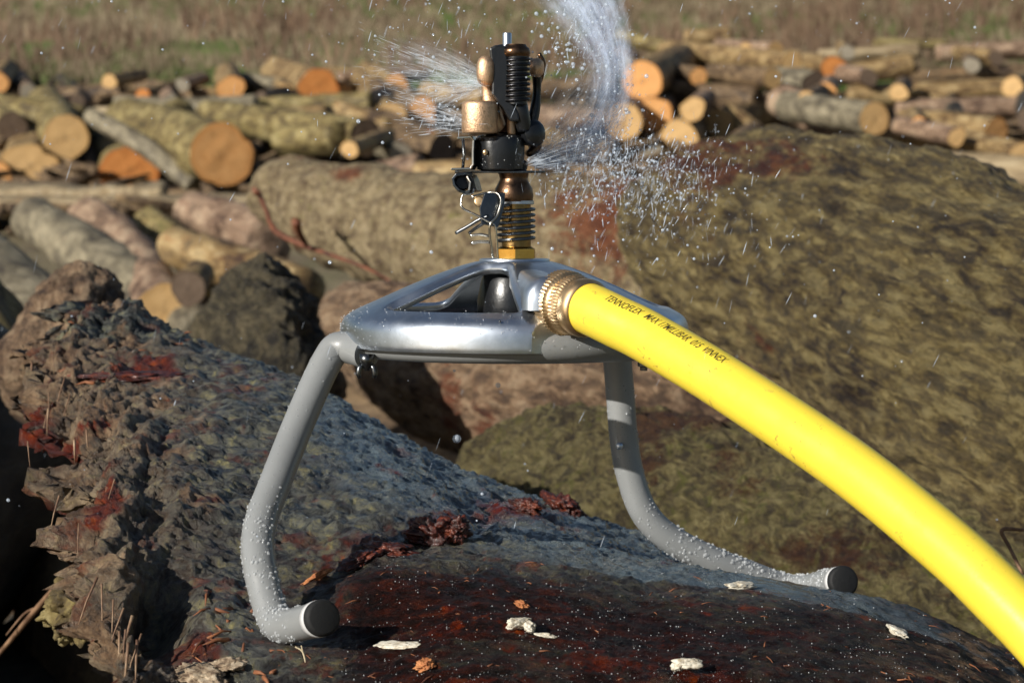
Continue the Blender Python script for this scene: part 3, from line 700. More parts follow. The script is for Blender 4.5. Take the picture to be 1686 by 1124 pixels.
for k, (x, y, r, d, yw, cm, lb) in enumerate([
    (90,176,12,20.6,5,'grey','small grey cut face above the round tan one'),(128,168,11,20.6,-10,'shade','small brown cut face up right of the round tan one'),
    (180,134,11,22,8,'tan','tiny tan cut face at the meadow edge at the left'),(280,168,12,20.4,-10,'grey','small grey cut face over the short peeled log'),
    (430,168,14,19.6,8,'shade','small brown cut face right of the lone orange one'),(470,150,12,20.4,-8,'tan','small tan cut face left of the deep orange lobed one'),
    (600,168,13,18.8,6,'grey','small grey cut face left of the flattened orange one'),(620,196,12,17.6,-12,'shade','small brown cut face above the dark weathered one'),
    (575,246,13,14.4,10,'tan','small tan cut face down left of the dark weathered one'),(300,140,10,22,4,'grey','tiny grey cut face at the meadow edge above the notched one')]):
    endlog(x,y,r * 1.1,d - 1.2,yw,1.0,cm,('pink','brown','tan')[k % 3],lb,GL,.08,seed=330+k)
GT = 'bark covered logs lying in the right pile'
log([(1100,150,17.8,18),(1245,168,17.4,26)],'brown','brown log to the right of the bright orange face',GT,seed=141)
log([(1200,190,16.8,22),(1260,240,16.4,24)],'tan','stubby tan log beside the smallest tan face by the jet',GT,seed=142)
log([(1285,165,15.9,26),(1370,205,15.4,30),(1430,250,15.0,30)],'pink','pinkish log sloping down to the huge log',GT,seed=143)
log([(1350,92,22.0,10),(1510,84,22.0,12)],'pale','slim pale peeled log at the meadow edge',GT,seed=144)
log([(1385,124,20.0,17),(1500,108,20.0,20)],'tan','tan log left of the black gap far back',GT,seed=145)
log([(1545,88,22.0,15),(1760,80,22.0,18)],'pink','pinkish log at the meadow edge by the right frame edge',GT,seed=146)
log([(1500,128,20.0,13),(1760,118,20.0,15)],'brown','brown log below the pinkish one at the right frame edge',GT,seed=147)
log([(1400,160,18.0,20),(1720,146,18.0,20)],'tan','long tan log across the middle of the right pile',GT,seed=148)
log([(1480,180,16.9,17),(1690,176,16.9,18)],'pink','long pinkish log with small cut faces before it',GT,seed=149)
log([(1570,180,16.2,15),(1576,205,15.9,17)],'dark','short dark log between the two tiny tan faces',GT,seed=150)
log([(1440,238,14.6,24),(1610,228,14.6,26)],'tan','tan log low in the right pile ending in a dark gap',GT,seed=151)
log([(1500,272,12.6,26),(1800,296,12.2,30)],'pale','pale peeled log lying behind the crest of the huge log',GT,seed=152)
log([(1150,246,14.4,14),(1260,230,14.6,14)],'brown','thin brown log behind the left shoulder of the huge log',GT,seed=153)
log([(1020,60,24.0,13),(1110,82,23.5,14)],'olive','olive log far back right of the jet',GT,seed=154)
log([(1090,110,20.5,14),(1220,118,20.0,15)],'grey','grey log between the bright orange face and the twin faces',GT,seed=155)
log([(1020,88,21.5,13),(1070,112,20.8,15)],'brown','short brown log above the bright orange face',GT,seed=156)
log([(1130,62,23.0,12),(1200,60,23.0,14)],'tan','short tan log far back above the twin faces',GT,seed=157)
log([(1440,70,25.0,7),(1560,74,25.0,8)],'olive','slim olive log in the grass by the right frame edge',GT,seed=158)
# dark debris heaped under the piles; its dark colour also stands for shade in the gaps
def rubble(name, x0, x1, ylo, d0, d1, n, seed, mat, label):
    rg = random.Random(seed); m = MB()
    for k in range(n):
        d = rg.uniform(d0, d1); p = P(rg.uniform(x0, x1), 300, d); p.z = rg.uniform(.0, .18)
        a = rg.uniform(0, 3.14); L = rg.uniform(.1, .45); u = Vector((math.cos(a), math.sin(a), rg.uniform(-.25, .25)))
        m.tube([p - u * L, p + u * L * .2, p + u * L], [rg.uniform(.01, .03), rg.uniform(.02, .05), rg.uniform(.005, .02)], 5)
    o = m.build(name, mat); setp(o, label, 'debris', None, 'stuff')
rubble('bark_debris', -200, 1900, 300, 12.2, 27, 2600, 5, BARK['brown'], 'brown bark and broken sticks strewn on the ground among the piles')

# ------------------------------------------------------------ sprinkler materials
def metal(name, c, rough, var=.1, bumpd=.0002, sc=60, metallic=1.0, dirt=0, dirtc=(.02, .02, .02)):
    m = NT(name); v = m.coord()
    n = m.noise(v, sc, 6, .65)
    cc = m.mix(m.ramp(n, [(.35, 0), (.7, 1)]), c, tuple(x * .72 for x in c))
    if dirt: cc = m.mix(m.ramp(m.noise(v, sc * 1.7, 7, .7), [(.60 - .2 * dirt, 0), (.72, .8)]), cc, dirtc)
    r = m.ramp(m.noise(v, sc * .6, 5, .6), [(.3, max(.03, rough - var)), (.7, rough + var)])
    m.pbsdf(cc, r, metallic, m.bump(m.noise(v, sc * 3, 5, .6), .35, bumpd)); return m.m
STEEL = metal('galvanised_steel', (.70, .77, .86), .36, .08, .0002, 45)
BSTEEL = metal('black_steel', (.05, .05, .055), .33, .08, .0002, 120)
DSTEEL = metal('dark_steel', (.16, .17, .18), .30, .1, .0002, 120)
WIRE = metal('spring_wire', (.62, .58, .50), .20, .06, .0001, 200)
BRASS = metal('brass', (.86, .60, .33), .42, .06, .0002, 160)
CASTB = metal('cast_brass', (.88, .60, .38), .52, .08, .0010, 330, 1.0, .12, (.10, .05, .03))
GOLD = metal('polished_brass', (.92, .55, .14), .16, .05, .0001, 100)
BRONZE = metal('dark_bronze', (.17, .10, .06), .33, .1, .0005, 160, 1.0, .3)
def paint(name, c, rough, bumpd=.0002, sc=300, coat=0, speck=0, speckc=(.5, .5, .5)):
    m = NT(name); v = m.coord(); n = m.noise(v, sc, 5, .6)
    cc = m.mix(m.ramp(m.noise(v, 22, 6, .65), [(.35, 0), (.75, .35)]), c, tuple(x * .6 for x in c))
    if speck: cc = m.mix(m.ramp(m.noise(v, 420, 3, .6), [(.66, 0), (.70, speck)]), cc, speckc)
    m.pbsdf(cc, m.ramp(m.noise(v, 40, 5, .6), [(.3, rough - .08), (.7, rough + .1)]), 0, m.bump(n, .3, bumpd), **{'Coat Weight': coat, 'Coat Roughness': .12}); return m.m
GREYP = paint('grey_powder_coat', (.27, .28, .28), .36, .0004, 260, .35, .25, (.20, .19, .17))
BLACKP = paint('black_plastic', (.010, .011, .013), .30, .0007, 180, .2)
RUBBER = paint('black_rubber', (.007, .0075, .008), .7, .0008, 320, 0, .3, (.05, .05, .05))
BEAD = NT('water_bead'); _t = BEAD.n('ShaderNodeBsdfTransparent'); _p = BEAD.n('ShaderNodeBsdfPrincipled'); _p.inputs['Base Color'].default_value = (.75, .78, .80, 1); _p.inputs['Roughness'].default_value = .08
_m = BEAD.n('ShaderNodeMixShader'); _m.inputs[0].default_value = .30; BEAD.l(_t.outputs[0], _m.inputs[1]); BEAD.l(_p.outputs[0], _m.inputs[2]); BEAD.l(_m.outputs[0], BEAD.out.inputs[0]); BEAD = BEAD.m
WATER = NT('water'); _b = WATER.pbsdf((.95, .97, 1), .02, 0); _b.inputs['Transmission Weight'].default_value = 1; _b.inputs['IOR'].default_value = 1.33; WATER = WATER.m

# ------------------------------------------------------------ sprinkler frame of reference
D0 = 1.3
SO = P(847, 590, D0)
T3 = R(3)
SX = RT; SY = (FW * math.cos(T3) + UP * math.sin(T3)).normalized(); SZ = (UP * math.cos(T3) - FW * math.sin(T3)).normalized()
SM = Matrix((SX, SY, SZ)).transposed(); SQ = SM.to_quaternion()
SMI = SM.transposed()
def Lw(v): return SMI @ (Vector(v) - SO)          # world -> sprinkler local
def S(px, py, dy=0.0): return Lw(P(px, py, D0 + dy))   # photo position at depth D0+dy -> local
U_ = 1 / 2846.0
spr = empty('impact_sprinkler', SO, 'metal impact sprinkler on a round steel disc base with two bent grey legs', 'sprinkler', None, SQ)

# --- round steel cover: lathe shell with stamped windows and a pressed flat face for the inlet
NIN = Vector((math.sin(R(40)), -math.cos(R(40)), 0)); PFLAT = .0825
WIN = Vector((math.cos(R(40)), math.sin(R(40)), 0)); LAT0 = Vector((.0245, -.0885, 0)).dot(WIN); LS = 1
def cover():
    prof = [(.1000, .0082), (.1005, .0110), (.1004, .0165), (.0998, .0205), (.0982, .0238), (.0955, .0262), (.0910, .0287), (.0850, .0318), (.0780, .0349),
            (.0700, .0384), (.0620, .0419), (.0540, .0452), (.0460, .0484), (.0380, .0513), (.0300, .0540), (.0240, .0556), (.0205, .0562), (.0165, .0564), (.0120, .0565)]
    prof = [tuple(q) for q in crom(prof, 7)]
    n = 540; V = []
    for r, z in prof:
        for k in range(n):
            a = 2 * math.pi * k / n
            V.append(Vector((r * math.sin(a), -r * math.cos(a), z)))
    wins = [(-27, 31), (-118, 33), (150, 33), (88, 20)]     # centre azimuth from the camera side (right positive), half width
    def inwin(r, az):
        """signed: >0 inside a window"""
        best = -9
        for c, hw in wins:
            da = (az - c + 180) % 360 - 180
            r0, r1 = .0225, .0865
            t = (r - r0) / (r1 - r0)
            w_ = hw * (.66 + .34 * min(1, max(0, t)) ** .7)
            edge_a = (w_ - abs(da)) * math.pi / 180 * r
            e = min(edge_a, r - r0, r1 - r)
            # rounded corners
            if edge_a < .008 and (r1 - r) < .008: e = .008 - math.hypot(.008 - edge_a, .008 - (r1 - r))
            if edge_a < .006 and (r - r0) < .006: e = .006 - math.hypot(.006 - edge_a, .006 - (r - r0))
            best = max(best, e)
        return best
    sg = np.zeros(len(V))
    W_ = []
    for i, v in enumerate(V):
        r = math.hypot(v.x, v.y); az = math.degrees(math.atan2(v.x, -v.y))
        e = inwin(r, az); sg[i] = e
        v2 = v.copy()
        # rolled rim of each window: sheet curls down near the edge
        if -.0030 < e <= 0.0012:
            t = (e + .0030) / .0042; v2.z -= .0038 * t * t
        elif e > .0012: v2.z -= .0038
        q = v2.dot(NIN)
        if q > PFLAT:
            lat = v2.dot(WIN) - LAT0; k_ = 1 - min(1, max(0, (abs(lat) - (.026 if lat * LS < 0 else .024)) / .012))
            v2 = v2 - NIN * (q - PFLAT) * .97 * (k_ * k_ * (3 - 2 * k_))
        W_.append(v2)
    F = []
    for j in range(len(prof) - 1):
        for k in range(n):
            k2 = (k + 1) % n; f = (j * n + k, j * n + k2, (j + 1) * n + k2, (j + 1) * n + k)
            if min(sg[i] for i in f) > .0006: continue
            F.append(f)
    o = mesh_obj('disc_cover', W_, F, STEEL, spr)
    bm = bmesh.new(); bm.from_mesh(o.data)
    bmesh.ops.delete(bm, geom=[v for v in bm.verts if not v.link_faces], context='VERTS')
    be = [v for v in bm.verts if v.is_boundary and v.co.z > .02]
    nb = {v: [e.other_vert(v) for e in v.link_edges if e.is_boundary] for v in be}
    for _ in range(24):
        new = {v: (v.co * .4 + sum((q.co for q in nb[v]), Vector()) * (.6 / len(nb[v]))) for v in be if len(nb[v]) == 2}
        for v, c_ in new.items(): v.co = c_
    # pull down the open window rims into a short turned flange
    ed = [e for e in bm.edges if e.is_boundary and e.verts[0].co.z > .02 and math.hypot(e.verts[0].co.x, e.verts[0].co.y) > .02]
    r_ = bmesh.ops.extrude_edge_only(bm, edges=ed)
    for v in [x for x in r_['geom'] if isinstance(x, bmesh.types.BMVert)]: v.co.z -= .0032
    o.data.shade_smooth()
    for e in bm.edges:
        if len(e.link_faces) == 2 and e.calc_face_angle(0) > R(24): e.smooth = False
    for f in bm.faces: f.smooth = True
    bm.to_mesh(o.data); bm.free()
    md = o.modifiers.new('thickness', 'SOLIDIFY'); md.thickness = .0011; md.offset = -1
    return o
cover()
# hub washer, centre post in the dark under the cover
m = MB(); m.lathe((0, 0, .0564), (0, 0, 1), [(0, .0205), (.0010, .0202), (.0014, .019), (.0014, .008)], 48); m.build('hub_washer', STEEL, spr, autosmooth=R(40))
m = MB(); m.lathe((0, 0, .012), (0, 0, 1), [(0, .019), (.004, .0215), (.022, .0215), (.034, .019), (.042, .015)], 40)
m.build('centre_housing', BLACKP, spr)
# inlet tunnel from the pressed face to the hub
fc = Vector((.0245, -.0885, .0325)); fc = fc - NIN * (fc.dot(NIN) - PFLAT)
m = MB(); V = []; F = []
HUBD = (Vector((fc.x, fc.y, 0)) - Vector((0, 0, 0))).normalized()
for i, (t, r, zz) in enumerate([(-.0006, .0192, -.001), (.010, .0185, -.001), (.030, .0165, .001), (.048, .0145, .005), (.070, .011, .010)]):
    c = fc - (HUBD if i > 1 else NIN.lerp(HUBD, .3)) * t + Vector((0, 0, zz))
    u = Vector((0, 0, 1)); w_ = NIN.cross(u)
    for k in range(33):
        a = math.pi * (k / 32) ; ca, sa = math.cos(a), math.sin(a)
        V.append(c + w_ * (r * (abs(ca) ** .75) * (1 if ca > 0 else -1)) + u * (r * (sa ** .8) * .98) )
for i in range(4):
    for k in range(32): F.append((i * 33 + k, i * 33 + k + 1, (i + 1) * 33 + k + 1, (i + 1) * 33 + k))
F.append(tuple(range(33)))
m.add(V, F); m.build('inlet_housing', STEEL, spr)
# small rivet dimple on the rim
m = MB(); m.sphere(S(823, 529, -.099), .0007, 10, 6); m.build('rivet', DSTEEL, spr)

# --- tubular ring and legs
m = MB(); ring = []
for k in range(97):
    a = 2 * math.pi * k / 96 + math.pi; ring.append((.0885 * math.sin(a), -.0885 * math.cos(a), .0108))
m.tube(ring, .0085, 20, False); m.build('tube_ring', GREYP, spr)
def leg(pts, rad, cap_r, capdir=None):
    path = crom([tuple(S(a, b, c)) for a, b, c in pts], 10)
    mm = MB(); mm.tube(path, rad, 28); o = mm.build('leg', GREYP, spr, autosmooth=R(60))
    e = Vector(path[-1]); d = (e - Vector(path[-5])).normalized()
    mm = MB(); mm.lathe(e - d * .004, d, [(0, rad * 1.005), (.0, rad + .0004), (.0046, rad + .0005), (.0048, rad + .0001), (.0048, rad - .0004)], 40)
    mm.build('tube_rim', paint('bright_grey_rim', (.62, .62, .62), .35) if 'bright_grey_rim' not in bpy.data.materials else bpy.data.materials['bright_grey_rim'], o)
    mm = MB(); mm.lathe(e - d * .003, d, [(0, rad * .7), (.0030, rad - .0005), (.0044, cap_r), (.0074, cap_r), (.0088, cap_r - .0007), (.0093, cap_r - .0018), (.0093, .0004)], 40)
    mm.build('rubber_cap', RUBBER, o, autosmooth=R(50))
    return o, path
legL, pathL = leg([(605,582,-.045),(580,574,-.034),(556,572,-.030),(541,590,-.032),(520,632,-.040),(488,706,-.057),(455,790,-.082),(432,850,-.100),(424,893,-.113),(429,940,-.126),(438,978,-.134),(447,1008,-.141),(455,1024,-.146),(470,1031,-.153),(500,1025,-.170),(526,1018,-.187)], .0088, .0092)
legR, pathR = leg([(1014,572,.056),(1018,610,.058),(1022,660,.060),(1028,730,.062),(1040,790,.063),(1062,845,.064),(1102,885,.066),(1170,921,.070),(1235,946,.076),(1290,966,.080),(1325,969,.070),(1360,961,.048),(1384,957,.028)], .0087, .0092)
# screw on the right leg, wing nut under the rim, bolt end at the right
m = MB(); q = S(1020, 734, .051); m.sphere(q, .0022, 12, 8, (1, .6, 1)); m.build('leg_screw', STEEL, spr)
m = MB(); a = S(604, 594, -.055)
m.lathe(a + Vector((0, 0, -.0002)), (0, 0, -1), [(-.004, .0042), (0, .0042), (.0012, .0036), (.0030, .0030), (.0040, .0018), (.0052, .0014), (.0053, .0003)], 16)
for s in (-1, 1):
    m.tube([a + Vector((s * .0018, 0, -.0015)), a + Vector((s * .0040, -.001, -.0040)), a + Vector((s * .0046, -.001, -.0072)), a + Vector((s * .0040, -.001, -.0094))], [.0014, .0017, .0016, .0011], 10)
m.build('wing_nut', DSTEEL, spr)
m = MB(); a = S(1060, 594, -.03); m.lathe(a + Vector((0, 0, .003)), (0, 0, -1), [(0, .0036), (.006, .0036), (.0065, .0022), (.0085, .002)], 6); m.build('bolt', DSTEEL, spr, False)

# --- riser: brass nut, spring sleeve, dark neck (vertical lathes in photo pixels)
def vl(name, cx, dy, prof, mat, n=40, parent=None, fn=None, autos=R(40)):
    prof = sorted(prof, key=lambda q: -q[0]) if prof[0][0] > prof[-1][0] else prof
    mm = MB(); y0 = prof[0][0]; base = S(cx, y0, dy)
    mm.lathe(base, (0, 0, 1), [((y0 - y) * U_, r * U_) for y, r in prof], n, fn)
    return mm.build(name, mat, parent or spr, autosmooth=autos)
hexn = lambda j, k, a: 1 / max(.86, math.cos((a + .3) % (math.pi / 3) - math.pi / 6)) * .93
vl('hex_nut', 850, 0, [(434, 31), (432, 33), (410, 33), (408, 31), (406, 27)], GOLD, 60, None, hexn)
vl('brass_riser', 850, 0, [(434, 24), (403, 24), (400, 24), (336, 24), (334, 22)], metal('aged_brass', (.38, .24, .09), .3, .1, .0003, 140, 1.0, .35), 40)
def coil(name, cx, dy, y0, y1, turns, rpx, wpx, mat, squash=1, parent=None, r1=None):
    mm = MB(); N = int(turns * 28); pts = []
    for i in range(N + 1):
        t = i / N; a = 2 * math.pi * turns * t + 1.2; rr = (rpx + ((r1 or rpx) - rpx) * t) * U_
        c = S(cx, y0 + (y1 - y0) * t, dy); pts.append((c.x + rr * math.cos(a), c.y + rr * math.sin(a), c.z))
    mm.tube(pts, wpx * U_, 8); return mm.build(name, mat, parent or spr)
coil('riser_spring', 850, 0, 399, 338, 6.5, 29.5, 2.7, DSTEEL)
vl('spring_washer', 850, 0, [(337, 27), (336, 29.5), (331, 29.5), (330, 27)], STEEL)
vl('swivel_neck', 846, 0, [(332, 31), (322, 32.5), (311, 31), (302, 26), (295, 23), (290, 24), (284, 25), (278, 18)], BRONZE)
vl('bearing_sleeve', 842, 0, [(296, 15), (284, 23), (278, 26), (268, 28), (262, 20)], BLACKP)
# friction collar: black ring, slightly tapered, pitted
def rough_(j, k, a): return 1 + .02 * math.sin(7 * a + j) + .012 * math.sin(23 * a + 3 * j)
vl('friction_collar', 823, -.004, [(281, 30), (279, 38), (262, 39.5), (240, 40.5), (228, 39), (224, 34), (221, 20)], BLACKP, 64, None, rough_)
m = MB(); m.sphere(S(799, 251, -.018), .0016, 8, 6, (1, .5, 1.1)); m.build('collar_stop', BRASS, spr)
# trip plate
m = MB(); m.plate([(-.034, -.006), (-.028, -.010), (.008, -.012), (.018, -.004), (.018, .004), (.008, .012), (-.028, .010), (-.034, .006)], .0013, S(846, 283, 0), (1, 0, 0), (0, 1, .03))
m.build('trip_plate', DSTEEL, spr, bevel=.0003)
# silver bracket, bent flat strip
def strip(name, pts, w, th, mat, wdir=(0, 1, 0), bev=.0003):
    """flat strip following pts, width along wdir"""
    mm = MB(); pts = [Vector(p) for p in pts]; wd = Vector(wdir).normalized(); V = []; F = []
    for i, p in enumerate(pts):
        a = pts[max(0, i - 1)]; b = pts[min(len(pts) - 1, i + 1)]; t = (b - a).normalized(); nn = t.cross(wd).normalized()
        for sx, sy in ((-1, -1), (1, -1), (1, 1), (-1, 1)): V.append(p + wd * (sx * w / 2) + nn * (sy * th / 2))
    for i in range(len(pts) - 1):
        for k in range(4): F.append((i * 4 + k, i * 4 + (k + 1) % 4, (i + 1) * 4 + (k + 1) % 4, (i + 1) * 4 + k))
    F += [(3, 2, 1, 0), tuple((len(pts) - 1) * 4 + k for k in range(4))]
    mm.add(V, F); return mm.build(name, mat, spr, smooth=False, bevel=bev)
strip('trip_bracket', [S(756, 228, -.012), S(778, 226, -.013), S(783, 232, -.013), S(782, 250, -.013), S(782, 271, -.013), S(778, 278, -.013), S(746, 279, -.012)], .010, .0013, WIRE, (.25, 1, 0))
m = MB(); m.tube([S(762, 228, .002), S(764, 255, .002), S(762, 277, .002)], .0009, 8); m.build('bracket_pin', DSTEEL, spr)
m = MB(); m.lathe(S(763, 301, -.004), (0, -1, .05), [(-.006, .0040), (-.006, .0045), (.0045, .0045), (.0052, .0038), (.0053, .001)], 28); m.build('clip_barrel', BSTEEL, spr, autosmooth=R(40))
# clip: rounded steel band and its wire springs
strip('clip_band', [S(780, 288, -.008), S(768, 286, -.01), S(754, 288, -.011), S(748, 295, -.011), S(750, 305, -.011), S(758, 314, -.011), S(768, 318, -.01), S(776, 315, -.01)], .014, .0016, DSTEEL, (.1, 1, 0))
strip('clip_tongue', [S(775, 290, -.006), S(780, 300, -.006), S(784, 316, -.006)], .016, .004, BLACKP, (.2, 1, 0))
strip('clip_cheek', [S(770, 290, -.013), S(776, 300, -.014), S(774, 314, -.014)], .006, .0012, WIRE, (.2, 1, 0))
def wire(name, pts, rpx=1.6, mat=WIRE):
    mm = MB(); mm.tube(crom([tuple(S(*p)) for p in pts], 5), rpx * U_, 9); return mm.build(name, mat, spr)
wire('clip_wire', [(781,310,-.016),(777,319,-.017),(764,320,-.018),(760,328,-.018),(761,342,-.019),(780,352,-.020),(806,366,-.022),(815,372,-.022),(818,400,-.021),(820,430,-.020)], 1.9)
wire('clip_wire', [(776,325,-.016),(800,318,-.015),(818,318,-.018),(825,328,-.020),(824,338,-.021),(818,356,-.022),(808,368,-.023),(806,385,-.022),(812,424,-.020)], 2.1)
wire('clip_wire', [(750,384,-.014),(770,373,-.016),(790,361,-.018),(804,356,-.02)], 2.8, DSTEEL)
wire('clip_wire', [(772,384,-.012),(786,374,-.014),(806,362,-.018)], 2.6, DSTEEL)
wire('clip_wire', [(774,388,-.013),(790,386,-.014),(806,389,-.015)], 2.2)
wire('clip_wire', [(776,400,-.013),(792,398,-.014),(808,399,-.015)], 2.6)
m = MB(); m.plate([(-.006, -.009), (.004, -.011), (.0075, .001), (.008, .009), (-.004, .009), (-.007, 0)], .0014, S(809, 343, -.018), (1, .25, 0), (0, .1, 1)); m.build('clip_blade', DSTEEL, spr, False, .0004)
m = MB(); m.lathe(S(789, 333, -.014), (0, -1, .2), [(0, .003), (.003, .003), (.0032, .002)], 12); m.build('clip_rivet', BRASS, spr)

# --- sprinkler head
vl('head_seat', 836, 0, [(226, 24), (219, 30), (214, 27), (206, 20)], BRONZE)
vl('drive_weight', 790, -.016, [(220, 23), (219, 28), (215, 29.5), (175, 29.5), (170, 28), (168, 25), (167.5, 2)], CASTB, 48)
def blob(name, pts, mat, n=16, **k):
    mm = MB(); path = crom([tuple(S(a, b, c)) + (r * U_,) for a, b, c, r in pts], 5)
    mm.tube([q[:3] for q in path], [q[3] for q in path], n); return mm.build(name, mat, spr, **k)
blob('swing_arm', [(802,128,-.010,10),(803,150,-.009,10),(809,178,-.008,14),(818,205,-.006,14),(824,222,-.004,12)], CASTB)
blob('nozzle_bridge', [(842,222,-.010,7),(842,212,-.010,7.5),(842,180,-.010,6.5),(840,150,-.008,6)], CASTB, 8)
blob('nozzle_body', [(830,225,.004,20),(836,190,.006,18),(838,150,.006,15),(838,110,.006,16),(840,82,.006,14)], BRONZE, 24)
vl('counter_knob', 800, -.016, [(141, 1), (140.5, 7), (138, 11), (133, 14), (120, 15.5), (106, 15), (98, 12), (94, 7), (93.5, 1)], CASTB, 36, autos=R(60))
blob('knob_neck', [(802,120,-.012,10),(812,118,-.008,11),(822,116,-.004,10)], CASTB)
# black spoon-arm plate and long black spring
m = MB(); m.plate([(x * U_, y * U_) for x, y in [(-26, 60), (-16, 66), (2, 64), (6, 30), (4, -10), (22, -44), (24, -58), (8, -58), (-8, -34), (-22, -14), (-22, 20)]], .009, S(832, 142, -.014), (1, 0, 0), (0, 0, 1)); m.build('arm_plate', BLACKP, spr, False, .0012)
coil('arm_spring', 851, -.014, 170, 92, 9.5, 19.5, 2.9, BSTEEL, r1=20)
vl('spring_core', 851, -.014, [(176, 12), (172, 17), (92, 17.5), (90, 15)], BLACKP)
vl('spring_cap', 849, -.014, [(94, 22), (90, 24), (84, 24), (80, 22), (77, 18), (74, 17), (73, 2)], BRONZE)
vl('fulcrum_pin', 835, -.012, [(84, 7.5), (57, 7.5), (55, 6.5), (54.5, .5)], STEEL, 24)
blob('cap_wing', [(812,84,-.012,4),(822,80,-.012,6),(838,79,-.012,6)], BLACKP)
blob('spring_skirt', [(852,168,-.012,16),(858,190,-.012,14),(864,215,-.010,12)], BLACKP, 20)
m = MB(); m.lathe(S(876, 220, -.006), (.8, -1, .1), [(-.008, .0060), (0, .0074), (.003, .0076), (.0050, .0058), (.0056, .002)], 36); m.build('range_knob', BLACKP, spr, autosmooth=R(40))
blob('spoon_hinge', [(868,222,.010,8),(880,236,.010,12),(878,248,.008,9),(868,254,.006,5)], BRONZE)
blob('spoon_arm', [(872,98,.008,5),(882,116,.010,8),(884,150,.012,7),(880,185,.012,9),(872,215,.010,9)], BLACKP)
m = MB(); m.lathe(S(876, 112, .004), (1, -.3, 0), [(0, .0052), (.004, .0056), (.0062, .0040), (.0066, .0005)], 20); m.build('spoon_pivot', CASTB, spr)
blob('deflector', [(888,88,.012,3),(893,105,.014,6),(890,128,.016,5),(882,150,.016,4)], BRONZE)

# --- beads of water sitting on the legs and cover
def beads(path, rad, t0, t1, n, seed, parent, smin, smax, side=None):
    rg = random.Random(seed); mm = MB(); P_ = [Vector(q) for q in path]
    for k in range(n):
        t = rg.uniform(t0, t1) * (len(P_) - 1); i = min(int(t), len(P_) - 2); p = P_[i].lerp(P_[i + 1], t - i)
        d = (P_[i + 1] - P_[i]).normalized(); u = d.orthogonal().normalized(); w_ = d.cross(u)
        a = rg.uniform(0, 6.28); nn = u * math.cos(a) + w_ * math.sin(a)
        if nn.y > .35: continue
        r = smin + (smax - smin) * rg.random() ** 2.5
        mm.sphere(p + nn * (rad + r * .15), r, 7, 5, (rg.uniform(.8, 1.3), rg.uniform(.8, 1.2), rg.uniform(.8, 1.4)))
    o = mm.build('water_beads', BEAD, parent); o['kind'] = 'stuff'; return o
beads(pathL, .0088, .42, .93, 900, 1, legL, .0002, .0009)
beads(pathL, .0088, .05, .6, 220, 2, legL, .0002, .0006)
beads(pathR, .0087, .50, .98, 1500, 3, legR, .00025, .0011)
beads(pathR, .0087, .12, .5, 300, 4, legR, .0002, .0007)
rg = random.Random(9); mm = MB()
for k in range(230):
    a = rg.uniform(-1.6, .6); r = .0965 + rg.uniform(-.004, .003); z = rg.uniform(.010, .031)
    if z > .024: r = .1 - (z - .024) * 1.7
    if z < .024: r = .1005
    mm.sphere((r * math.sin(a), -r * math.cos(a), z), rg.uniform(.00012, .0004), 6, 4)
for k in range(300):
    a = rg.uniform(0, 6.28); mm.sphere(S(823, 250, -.004) + Vector((.0140 * math.cos(a), .0140 * math.sin(a), rg.uniform(-.008, .009))), rg.uniform(.0002, .0006), 6, 4)
o = mm.build('water_beads', BEAD, spr); o['kind'] = 'stuff'

# ------------------------------------------------------------ hose
C0 = P(921, 496, 1.2150); C1 = P(971, 509, 1.1920)
hose = empty('garden_hose', C0, 'thick yellow garden hose with a brass coupling screwed into the disc', 'hose')
def HL(v): return Vector(v) - C0
HR = .01365
hp = [C1 - (C1 - C0) * .5, C1, P(1018, 531, 1.177), P(1070, 557, 1.162), P(1200, 635, 1.120), P(1400, 770, 1.058), P(1560, 900, 1.012), P(1640, 975, .990), P(1740, 1080, .965), P(1860, 1240, .935), P(1990, 1500, .90), P(2120, 2000, .88)]
hpath = [Vector(q) for q in crom([tuple(q) for q in hp], 24)]
m = MB(); m.tube([HL(q) for q in hpath], HR, 64)
hm = NT('yellow_hose'); v = hm.coord()
c = hm.mix(hm.ramp(hm.noise(v, 16, 6, .7), [(.35, 0), (.75, .30)]), (.90, .70, .06), (.76, .56, .06))
c = hm.mix(hm.ramp(hm.noise(hm.coord((1, 1.6, 1)), 34, 9, .78, .8), [(.62, 0), (.68, .6)]), c, (.42, .28, .08))
c = hm.mix(hm.ramp(hm.noise(hm.coord((1, 1, 1), (.3, .6, .2)), 130, 6, .7, 1.5), [(.66, 0), (.69, .8)]), c, (.16, .09, .03))
g1 = hm.ramp(hm.noise(v, 210, 5, .7, .8), [(.60, 0), (.64, 1)]); g2 = hm.ramp(hm.noise(v, 28, 5, .7), [(.50, 0), (.58, .8)]); c = hm.mix(hm.math('MULTIPLY', g1, g2), c, (.22, .14, .05))
hm.pbsdf(c, hm.ramp(hm.noise(v, 60, 5, .6), [(.3, .28), (.7, .5)]), 0, hm.bump(hm.noise(v, 180, 5, .6), .35, .0003), **{'Subsurface Weight': .08, 'Subsurface Scale': .004})
m.build('hose_tube', hm.m, hose)
ax = (C1 - C0).normalized(); L = (C1 - C0).length
m = MB(); kn = lambda j, k, a: (1 + .018 * (1 if k % 4 < 2 else -1)) if 2 <= j <= 3 or 7 <= j <= 8 else 1
m.lathe(HL(C0), ax, [(-.006, .0130), (-.001, .0160), (.0005, .0172), (.0085, .0172), (.0092, .0158), (.0104, .0152), (.0112, .0156), (.0118, .0160), (.0176, .0156), (.0186, .0150),
    (.0205, .0154), (.0235, .0158), (.0262, .0156), (.0278, .0148), (.0282, .0140), (.0274, .01385), (.0250, .0138)], 208, kn)
m.build('brass_coupling', BRASS, hose, autosmooth=R(50))
